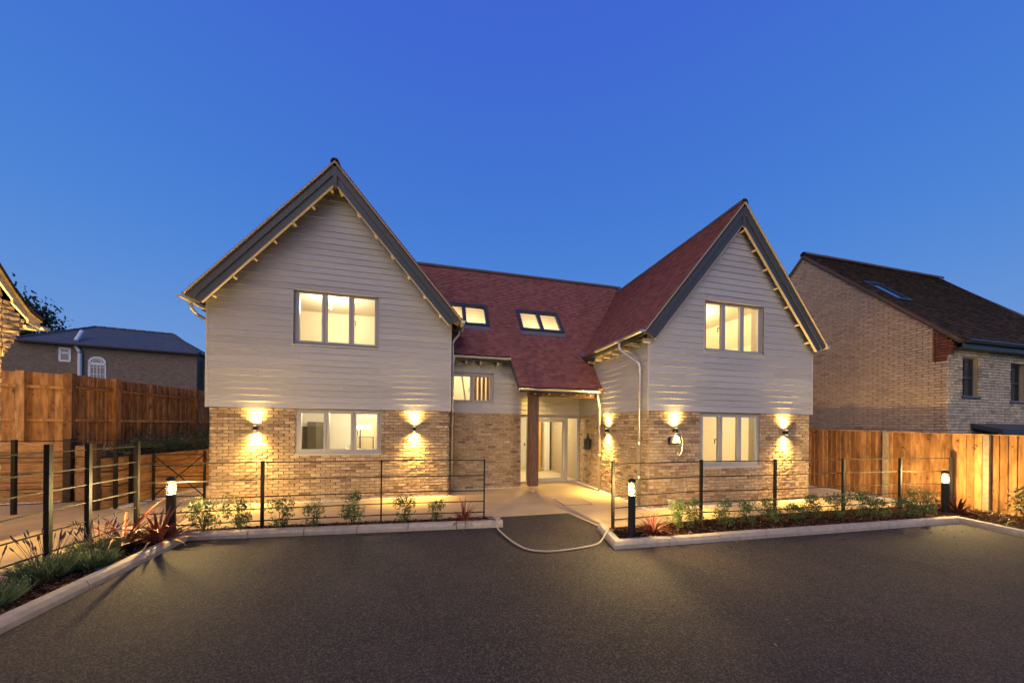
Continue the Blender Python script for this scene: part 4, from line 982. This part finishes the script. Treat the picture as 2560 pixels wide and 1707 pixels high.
lavender(-4.18, 5.18, 'round lavender clump beside the kerb', 600, .21, .20, 2, 10)
lavender(-4.45, 5.55, 'lavender clump at the foot of the tall railing posts', 700, .26, .25, 3, 22)
lavender(-4.3, 4.25, 'low lavender clump cut by the left picture edge', 500, .3, .22, 4, 8)
# shrubs on the raised ground by the left fence
for i, (x, y, r, h, lb) in enumerate([(-7.30, 9.75, .36, .16, 'low dark shrub at the near end of the raised bed'), (-7.15, 10.35, .42, .20, 'second dark shrub along the sleeper wall'), (-7.05, 10.95, .42, .22, 'third dark shrub along the sleeper wall'), (-7.0, 11.55, .45, .23, 'fourth dark shrub along the sleeper wall'), (-6.95, 12.2, .45, .27, 'fifth dark shrub along the sleeper wall'), (-6.85, 12.9, .5, .36, 'tallest dark green shrub beside the house corner'), (-7.6, 11.6, .5, .30, 'dark shrub against the left boards behind the front row')]):
    t = thing('bed_shrub', lb, 'shrub', (x, y, 1.04), 'dark shrubs on the raised bed'); leaf_cloud(1100, r*1.15, h, h+.02, .024, lumps=12).build('foliage', LEAF2, t, local=True)
    s = MB(); stems(s, 6, h, r*.6); s.build('stem', STEM, t, local=True)
t = thing('grass_tuft', 'pale spiky grass tuft at the end of the sleeper wall', 'grass', (-7.35, 9.25, 1.04))
b = MB()
for i in range(60):
    a = random.random()*6.28; el = random.uniform(.25, 1.3); L = random.uniform(.25, .55); d = V((math.cos(a)*math.cos(el), math.sin(a)*math.cos(el), math.sin(el))); sd = V((-math.sin(a), math.cos(a), 0))*.004
    p = d*L*.6; q = d*L-V((0, 0, .12*L)); b.add([-sd, sd, p+sd, p-sd, q], [(0, 1, 2, 3), (3, 2, 4)])
b.build('blades', GRASSY, t, local=True)
# bark mulch
def inpoly(x, y, P):
    c = False
    for (x0, y0), (x1, y1) in zip(P, P[1:]+P[:1]):
        if (y0 > y) != (y1 > y) and x < (x1-x0)*(y-y0)/(y1-y0)+x0: c = not c
    return c
b = MB()
for P, n, bb in (([(-3.87, 2.5), (-3.88, 3.81), (-4.0, 6.34), (1.17, 5.97), (1.13, 6.33), (-3.2, 6.6), (-4.8, 6.55), (-4.8, 2.5)], 5200, (-4.9, 1.2, 2.5, 6.65)), ([(3.02, 5.2), (2.88, 4.54), (10.4, 4.31), (9.75, 2), (12.1, 2), (12.1, 5.18), (7, 5.3)], 7500, (2.8, 12.1, 2, 5.35))):
    i = 0
    while i < n:
        x, y = random.uniform(bb[0], bb[1]), random.uniform(bb[2], bb[3])
        if not inpoly(x, y, P): continue
        i += 1; L = random.uniform(.012, .05) if random.random() < .85 else random.uniform(.05, .10); w = random.uniform(.005, .014); a = random.random()*6.28; tl = random.gauss(0, .3)
        d = V((math.cos(a)*math.cos(tl), math.sin(a)*math.cos(tl), math.sin(tl))); c = V((x, y, .047+random.random()*.028+abs(math.sin(tl))*L*.4))
        b.bar(c-d*L/2, c+d*L/2, w, .005)
b.build('bark_mulch', BARK, kind='stuff')
b = MB()
for i in range(170):
    k_ = random.random()
    if k_ < .4: x = random.uniform(-3.6, 1.2); y = 6.17-(x+3.84)*.0766-abs(random.gauss(.05, .18))-.02
    elif k_ < .8: x = random.uniform(2.8, 10); y = 4.39-(x-2.7)*.032-abs(random.gauss(.05, .2))-.02
    else: x = random.uniform(-3.4, 9); y = random.uniform(1.2, 4.0)
    a = random.random()*6.28; L = random.uniform(.01, .035); d = V((math.cos(a), math.sin(a), 0)); c = V((x, y, -.001)); b.bar(c-d*L/2, c+d*L/2, random.uniform(.005, .012), .005)
b.build('drive_debris', BARK, kind='stuff')
# pebble margins
pebbles('pebble_margin', [((bL0, vL-.11), (bL1+.1, vL-.11), .17, .0), ((.5, vM-.10), (uM1, vM-.10), .13, 0), ((bR0-.02, vR-.11), (bR1, vR-.11), .16, 0), ((bR0-.09, vR-.15), (bR0-.09, vD-.05), .15, 0), ((11.85, 5.4), (11.85, 9.4), .14, 0), ((-12, 9.60), (-8.5, 9.73), .16, 0), ((-6.72, 8.75), (-6.42, 11.5), .30, 0), ((bL0-.1, vL-.1), (bL0-.1, 11), .1, 0)], 15000)
# hose across the drive
hp = [(1.05, 6.20, .06), (1.135, 5.98, .115), (1.12, 5.84, .10), (1.13, 5.68, .016), (1.207, 5.15, .014), (1.355, 4.70, .014), (1.612, 4.52, .014), (1.90, 4.50, .014), (2.28, 4.55, .014), (2.58, 4.66, .016), (2.78, 4.80, .115), (2.93, 4.93, .10), (3.07, 5.06, .06)]
b = MB(); b.tube(curve_pts(hp, 8), .0135, 8); tag(b.build('garden_hose', HOSEM, smooth=True), 'pale hose lying across the drive between the two beds', 'hose')

# ------------------------------------------------------------------ house next door, right
Nn = thing('neighbour_house', 'brown brick house with dark tiled roof behind the right fence', 'house', (12.9, 5.4, 0))
uN, vN, vNr, zNr = 12.9, 5.42, 8.76, 8.13; eN = 1.10; zN = lambda v: zNr-eN*abs(v-vNr)
gpoly = [(vN, 0), (12.1, 0), (12.1, zN(12.1)-.1), (vNr, zNr-.1), (vN, zN(vN)-.1)]
b = MB(); b.prism([(uN+.012, s, z) for s, z in gpoly], (.25, 0, 0))
W1, W2 = (13.49, 14.17, 2.76, 3.80), (15.58, 16.26, 2.68, 3.74)
slab(b, (0, vN+.012, 0), X, NF, rect(uN+.012, 20, 0, 4.25), [W1, W2], .2)
b.box(13.2, 19.9, vN+.5, vN+.55, 2.3, 4.2)
NW = b.build('brick_wall', MORTAR, Nn)
rec = []
course_bricks((uN, 0, 0), Y, -X, gpoly, [rect(vN, 5.66, 3.70, 9)], 1.505, 8, rec, parent=NW, rough=.8)
flush_bricks(rec, BRICK2, 'brick', 'brickwork', Nn, limit=180)
rec = []
course_bricks((0, vN, 0), X, NF, rect(uN, 18, 0, 4.25), [hole(W1, .0), hole(W2, .0)], 1.505, 4.2, rec, parent=NW, rough=.8)
flush_bricks(rec, BRICK3, 'brick', 'brickwork', Nn, limit=120)
# corbelled red kneeler at the eaves
rec = []
for i in range(11):
    z = 3.70+i*.075; a = vN+.0-(min(.24, max(0, .012*i*2.0))); top = min(5.66, vNr-(zNr-.14-z-.07)/eN)
    if 5.66 > vNr-(zNr-.14-(z+.065))/eN: a = max(a, vNr-(zNr-.14-(z+.065))/eN)
    course_bricks((uN-.006, 0, 0), Y, -X, rect(a, 5.66, z-.001, z+.08), [], z, z+.066, rec, parent=NW, rough=.8)
    if z > 3.72:
        b = MB(); b.box(uN+.0, uN+.2, a+.01, vN+.06, z-.004, z+.066); b.build('corbel_course', REDBRICK, NW)
flush_bricks(rec, REDBRICK, 'brick', 'brickwork', Nn, limit=60, nvar=5)
c = 1/math.sqrt(1+eN*eN); trec = []
b = MB(); b.prism([(uN-.06, 5.16, zN(5.16)), (20.4, 5.16, zN(5.16)), (20.4, vNr, zNr), (uN-.06, vNr, zNr)], (0, .06, -.08)); b.prism([(uN-.06, vNr, zNr), (20.4, vNr, zNr), (20.4, 12.4, zN(12.4)), (uN-.06, 12.4, zN(12.4))], (0, -.06, -.08))
NR = b.build('roof', DECK, Nn)
LN = (vNr-5.16)/c
sk = (12.62, 13.36, 6.36, 6.86)
tN = lambda v: (v-5.16)/c
tiles(V((0, 5.16, zN(5.16))), X, V((0, c, eN*c)), V((0, -eN*c, c)), [(uN-.06, 0), (19.3, 0), (20.4, LN), (uN-.06, LN)], [rect(13.25, 13.95, tN(6.55), tN(7.35))], trec, NR, tmax=LN)
flush_tiles(trec, TILE2, Nn, limit=200)
b = MB(); b.prism([(uN-.075, 5.2, zN(5.2)-.03), (uN-.075, vNr, zNr-.03), (uN-.075, vNr, zNr-.10), (uN-.075, 5.2, zN(5.2)-.10)], (.08, 0, 0)); b.prism([(uN-.075, vNr, zNr-.03), (uN-.075, 12.3, zN(12.3)-.03), (uN-.075, 12.3, zN(12.3)-.10), (uN-.075, vNr, zNr-.10)], (.08, 0, 0)); b.build('verge', RIDGE, Nn)
ridge((uN-.06, vNr, zNr+.045), (20.4, vNr, zNr+.045), parent=NR)
b = MB(); b.box(13.0, 20, 5.20, 5.225, zN(5.16)-.20, zN(5.16)-.02); b.build('fascia', DARKFRAME, Nn); b = MB(); b.box(13.0, 20, 5.225, vN, zN(5.16)-.20, zN(5.16)-.18); b.build('eaves_soffit', DARKFRAME, Nn)
b = MB(); b.tube([(13.05, 5.14, zN(5.16)-.03), (20, 5.14, zN(5.16)-.03)], .055, 8); b.build('gutter', DARKFRAME, Nn)
def dark_window(w, v, par):
    P = lambda x0, x1, z0, z1, y0, y1, b: b.box(x0, x1, y0, y1, z0, z1)
    b = MB(); f = .05
    P(w[0], w[0]+f, w[2], w[3], v+.08, v+.14, b); P(w[1]-f, w[1], w[2], w[3], v+.08, v+.14, b); P(w[0]+f, w[1]-f, w[2], w[2]+f, v+.08, v+.14, b); P(w[0]+f, w[1]-f, w[3]-f, w[3], v+.08, v+.14, b)
    o = b.build('window', DARKFRAME, par); zm_ = (w[2]+w[3])/2
    b = MB(); P(w[0]+f, w[1]-f, zm_-.03, zm_+.03, v+.075, v+.13, b); b.build('meeting_rail', DARKFRAME, o)
    b = MB(); P((w[0]+w[1])/2-.012, (w[0]+w[1])/2+.012, w[2]+f, w[3]-f, v+.085, v+.12, b); b.build('glazing_bar', DARKFRAME, o)
    for z0, z1 in ((w[2]+f, zm_-.03), (zm_+.03, w[3]-f)):
        b = MB(); P(w[0]+f, w[1]-f, z0, z1, v+.11, v+.115, b); b.build('pane', DARKGLASS, o)
    b = MB(); P(w[0]-.04, w[1]+.04, w[2]-.05, w[2]-.002, v-.04, v+.08, b); b.build('sill', DARKFRAME, o)
dark_window(W1, vN, Nn); dark_window(W2, vN, Nn)
Pn = lambda u, v, h: V((u, v, zN(v)))+V((0, -eN*c, c))*h
b = MB()
for u0, u1, v0, v1 in ((13.25, 13.31, 6.55, 7.35), (13.89, 13.95, 6.55, 7.35), (13.31, 13.89, 6.55, 6.62), (13.31, 13.89, 7.28, 7.35)):
    b.add([Pn(u0, v0, -.03), Pn(u1, v0, -.03), Pn(u1, v1, -.03), Pn(u0, v1, -.03), Pn(u0, v0, .06), Pn(u1, v0, .06), Pn(u1, v1, .06), Pn(u0, v1, .06)], BOXF)
o = b.build('skylight', DARKFRAME, Nn); b = MB(); b.add([Pn(13.31, 6.62, .03), Pn(13.89, 6.62, .03), Pn(13.89, 7.28, .03), Pn(13.31, 7.28, .03)], [(0, 1, 2, 3)]); b.build('pane', DARKGLASS, o)
b = MB(); b.prism([(13.82, 4.9, 1.90), (17, 4.9, 1.90), (17, vN-.01, 2.06), (13.82, vN-.01, 2.06)], (0, 0, -.12)); b.build('door_canopy', DARKFRAME, Nn)
b = MB(); b.box(uN-.002, uN+.3, vN-.008, 12, 1.82, 1.895); b.box(uN-.004, 13.8, vN-.010, vN-.006, 1.82, 1.895); b.build('brick_band', REDBRICK, Nn)

# ------------------------------------------------------------------ brick garage at the left edge
Gt = thing('brick_garage', 'corner of a brick building with corbelled eaves lit yellow at the left edge', 'garage', (-6.6, 6.3, 0))
ug, vg = -6.62, 6.75; zr_ = lambda v: 3.62+1.35*max(0, (vg+.20-v))
gp = [(2.0, 0), (vg, 0), (vg, 3.75), (3.9, zr_(3.9)-.08), (2.0, 4.4)]
b = MB(); b.prism([(ug-.012, s, z) for s, z in [(1.5, 0), (vg-.012, 0), (vg-.012, 3.94), (vg-.18, 4.18), (vg-1.4, 5.84), (3.0, 7.2), (1.5, 7.2)]], (-3, 0, 0)); GW = b.build('brick_wall', MORTAR, Gt)
rec = []
course_bricks((ug, 0, 0), Y, X, [(1.6, .01), (vg, .01), (vg, 3.96), (vg-.18, 4.20), (vg-1.4, 5.86), (3.0, 7.2), (1.6, 7.2)], [], .01, 7, rec, parent=GW)
for i in range(12):
    z = 2.90+i*.075; pj = min(i, 7)*.036-max(0, i-8)*.06; course_bricks((ug+.004, 0, 0), Y, X, rect(vg-.1, vg+.03+pj, z-.01, z+.08), [], z, z+.066, rec, L=.215, parent=GW)
    b = MB(); b.box(ug-.4, ug+.002, vg-.01, vg+.028+pj, z, z+.066); b.build('corbel_course', BRICK, GW)
flush_bricks(rec, BRICK, 'brick', 'brickwork', Gt, limit=90)
# swept eaves: soffit, tiles, gutter end
sw = [(vg+.44, 3.56), (vg+.28, 3.66), (vg+.08, 3.92), (vg-.18, 4.32), (vg-1.4, 6.0), (3.4, 7.4)]
b = MB()
for (v0, z0), (v1, z1) in zip(sw, sw[1:]): b.prism([(ug+.07, v0, z0), (ug+.07, v1, z1), (ug+.07, v1, z1-.16), (ug+.07, v0, z0-.10)], (-.03, 0, 0))
b.build('bargeboard', CREAMTRIM, Gt)
b = MB()
for (v0, z0), (v1, z1) in zip(sw, sw[1:]): b.prism([(ug+.11, v0, z0+.07), (ug+.11, v1, z1+.09), (ug+.11, v1, z1+.002), (ug+.11, v0, z0+.002)], (-3.2, 0, 0))
b.build('roof', TILE2, Gt)
gutter((ug+.10, vg+.50, 3.50), (ug-2.4, vg+.50, 3.46), parent=Gt)
b = MB(); b.box(ug-2, ug+.06, vg+.26, vg+.44, 3.42, 3.47); b.build('fascia', CREAMTRIM, Gt)
wall_lamp((ug+.012, 6.25, 1.95), X, 'added wall lamp on the brick building, unseen outside the left picture edge', 1500, .12)  # added out of frame to throw yellow light up the corbels and eaves

# ------------------------------------------------------------------ far brick house and tree, left
F = thing('far_house', 'old brick house with hipped slate roof beyond the left fence', 'house', (-25, 33, 0))
p0, d0 = V((-30.4, 32.05, 0)), V((9.9, 2.05, 0)).normalized(); nF = V((d0.y, -d0.x, 0))
Q = lambda s, y, z: p0+d0*s-nF*y+V((0, 0, z))
FB = mat('old_stock_brick', (.21, .155, .108), .95, nscale=4, namp=.3, bump=.3, bscale=30, speck=[(14, .55, .7, .5, (.25, .17, .13)), (11, .60, .7, .6, (.07, .055, .045))], stretch=(1, 1, 3))
b = MB(); b.prism([Q(-2, 0, 0), Q(10.1, 0, 0), Q(10.1, 0, 7.95), Q(-2, 0, 7.95)], -nF*8); b.build('wall', FB, F)
b = MB(); b.prism([Q(10.12, .8, 0), Q(15, .8, 0), Q(15, .8, 7.5), Q(10.12, .8, 7.5)], -nF*6); b.build('wall', FB, F)
b = MB(); e = .35; z = 7.98; 
def onF(px, py, back=0):          # point on the far facade (or a plane behind it) on the line of sight of a photo pixel
    x = (px-1280)/799.9; y = -(py-1064.7)/799.9; x, y = x*cr-y*sr, y*cr+x*sr
    d = V((x*math.cos(TH)+math.sin(TH), -x*math.sin(TH)+math.cos(TH), y)); o_ = p0-nF*back; t = (o_-V((0, 0, CAMH))).dot(nF)/d.dot(nF); q = d*t+V((0, 0, CAMH)); return (q-p0).dot(d0), q.z
g0, g1 = onF(240, 818, 4), onF(433, 834, 4); aL = onF(25, 852, -e)[0]
A = [Q(aL, -e, z), Q(10.4, -e, z), Q(10.4, 8.3, z), Q(aL, 8.3, z)]; R0, R1 = Q(g0[0], 4.0, g0[1]), Q(g1[0], 4.0, g0[1])
b.add(A+[R0, R1], [(0, 1, 5, 4), (1, 2, 5), (2, 3, 4, 5), (3, 0, 4), (3, 2, 1, 0)]); b.build('roof', SLATE, F)
for pa, pb in ((A[0], R0), (R0, R1), (R1, A[1])):
    k = int((pb-pa).length/.6)
    for i in range(k):
        b = MB(); b.tube([pa+(pb-pa)*(i/k), pa+(pb-pa)*((i+.94)/k)], [.11, .14], 6); b.build('ridge_tile', SLATE, F)
b = MB(); b.bar(Q(aL, -.42, 7.9), Q(10.4, -.42, 7.9), .1, .13); b.build('gutter', BLACK, F)
def onF(px, py):          # point on the far facade seen at a photo pixel
    x = (px-1280)/799.9; y = -(py-1064.7)/799.9; x, y = x*cr-y*sr, y*cr+x*sr
    d = V((x*math.cos(TH)+math.sin(TH), -x*math.sin(TH)+math.cos(TH), y)); t = (p0-V((0, 0, CAMH))).dot(nF)/d.dot(nF); q = d*t+V((0, 0, CAMH)); return (q-p0).dot(d0), q.z
s0, z1 = onF(147, 868); s1, z0 = onF(178, 905)
b = MB()
for a, c_, za, zb in ((s0, s0+.12, z0, z1), (s1-.12, s1, z0, z1), (s0, s1, z0-.02, z0+.12), (s0, s1, z1-.12, z1), (s0, s1, z1-.48, z1-.36)):
    b.prism([Q(a, -.03, za), Q(c_, -.03, za), Q(c_, -.03, zb), Q(a, -.03, zb)], -nF*.02)
o = b.build('window', WHITEFRAME, F); b = MB(); b.add([Q(s0, -.012, z0), Q(s1, -.012, z0), Q(s1, -.012, z1), Q(s0, -.012, z1)], [(0, 1, 2, 3)]); b.build('pane', DARKGLASS, o)
s0, z1 = onF(221, 890); s1, zz = onF(266, 940); zs = z1-(s1-s0)/2; zb_ = zs-2.6; mid = (s0+s1)/2; r = (s1-s0)/2
b = MB(); arc = lambda rr, a: Q(mid+rr*math.cos(a), -.04, zs+rr*math.sin(a)); kN = 14
for rr0, rr1 in ((r, r-.14), (r*.58, r*.58-.05)):
    for i in range(kN):
        a0, a1 = math.pi*i/kN, math.pi*(i+1)/kN; b.prism([arc(rr0, a0), arc(rr0, a1), arc(rr1, a1), arc(rr1, a0)], -nF*.03)
for a, c_, za, zb in ((s0, s0+.14, zb_, zs), (s1-.08, s1, zb_, zs), (s0, s1, zs-.18, zs), (mid-.025, mid+.025, zb_, zs-.18), (s0+.30, s0+.34, zb_, zs-.18), (s1-.34, s1-.30, zb_, zs-.18)):
    b.prism([Q(a, -.04, za), Q(c_, -.04, za), Q(c_, -.04, zb), Q(a, -.04, zb)], -nF*.03)
for i in range(4):
    za = zs-.35-i*.55; b.prism([Q(s0, -.04, za-.035), Q(s1, -.04, za-.035), Q(s1, -.04, za), Q(s0, -.04, za)], -nF*.028)
o = b.build('arched_window', WHITEFRAME, F)
b = MB(); b.add([Q(s0, -.006, zb_), Q(s1, -.006, zb_)]+[Q(mid+r*math.cos(math.pi*i/kN), -.006, zs+r*math.sin(math.pi*i/kN)) for i in range(kN+1)], [tuple(range(kN+3))]); b.build('pane', DARKGLASS, o)
s0, z1 = onF(203, 872); b = MB(); b.tube([Q(s0, -.12, 7.3), Q(s0, -.12, 2)], .11, 8); b.build('downpipe', WHITEFRAME, F)
s2, _ = onF(187, 860); b = MB(); b.tube([Q(s2, .1, 8.3), Q(s2-.1, .9, 9.25)], .12, 8); b.tube([Q(s2, -.1, 8.05), Q(s0, -.14, 7.4)], .1, 8); b.build('soil_pipe', WHITEFRAME, F)
T = thing('tree', 'dark leafy tree rising behind the far brick house at the left', 'tree', (-37.8, 38.2, .5))
b = MB(); tr = [V((0, 0, 0)), V((.2, 0, 4)), V((.1, .2, 8)), V((.3, 0, 11))]; b.tube(tr, [.35, .28, .2, .08], 8)
random.seed(21)
cl = []
for i in range(30):
    a = random.random()*6.28; z = random.uniform(5, 11.0); rr = random.uniform(.8, 3.6)*(1-.05*(z-5)); e = V((math.cos(a)*rr, math.sin(a)*rr, z+random.uniform(.3, 1.5))); b.tube([V((.15, 0, z-1.2)), e], [.09, .03], 5); cl.append(e)
b.build('trunk', STEM, T, local=True)
b = MB()
for e in cl+[V((0, 0, 12)), V((1.2, .5, 11.3))]:
    rr = random.uniform(1.0, 1.8)
    for i in range(430):
        d = V((random.gauss(0, .5), random.gauss(0, .5), random.gauss(0, .4)))*rr; p = e+d; n = V((random.uniform(-1, 1), random.uniform(-1, 1), random.uniform(-.3, 1))).normalized(); a = n.cross(V((random.random(), random.random(), .2))).normalized(); k = n.cross(a); s = random.uniform(.10, .20)
        b.add([p-a*s, p+k*s*.6, p+a*s, p-k*s*.6], [(0, 1, 2, 3)], random.random())
b.build('crown', LEAF2, T, local=True)
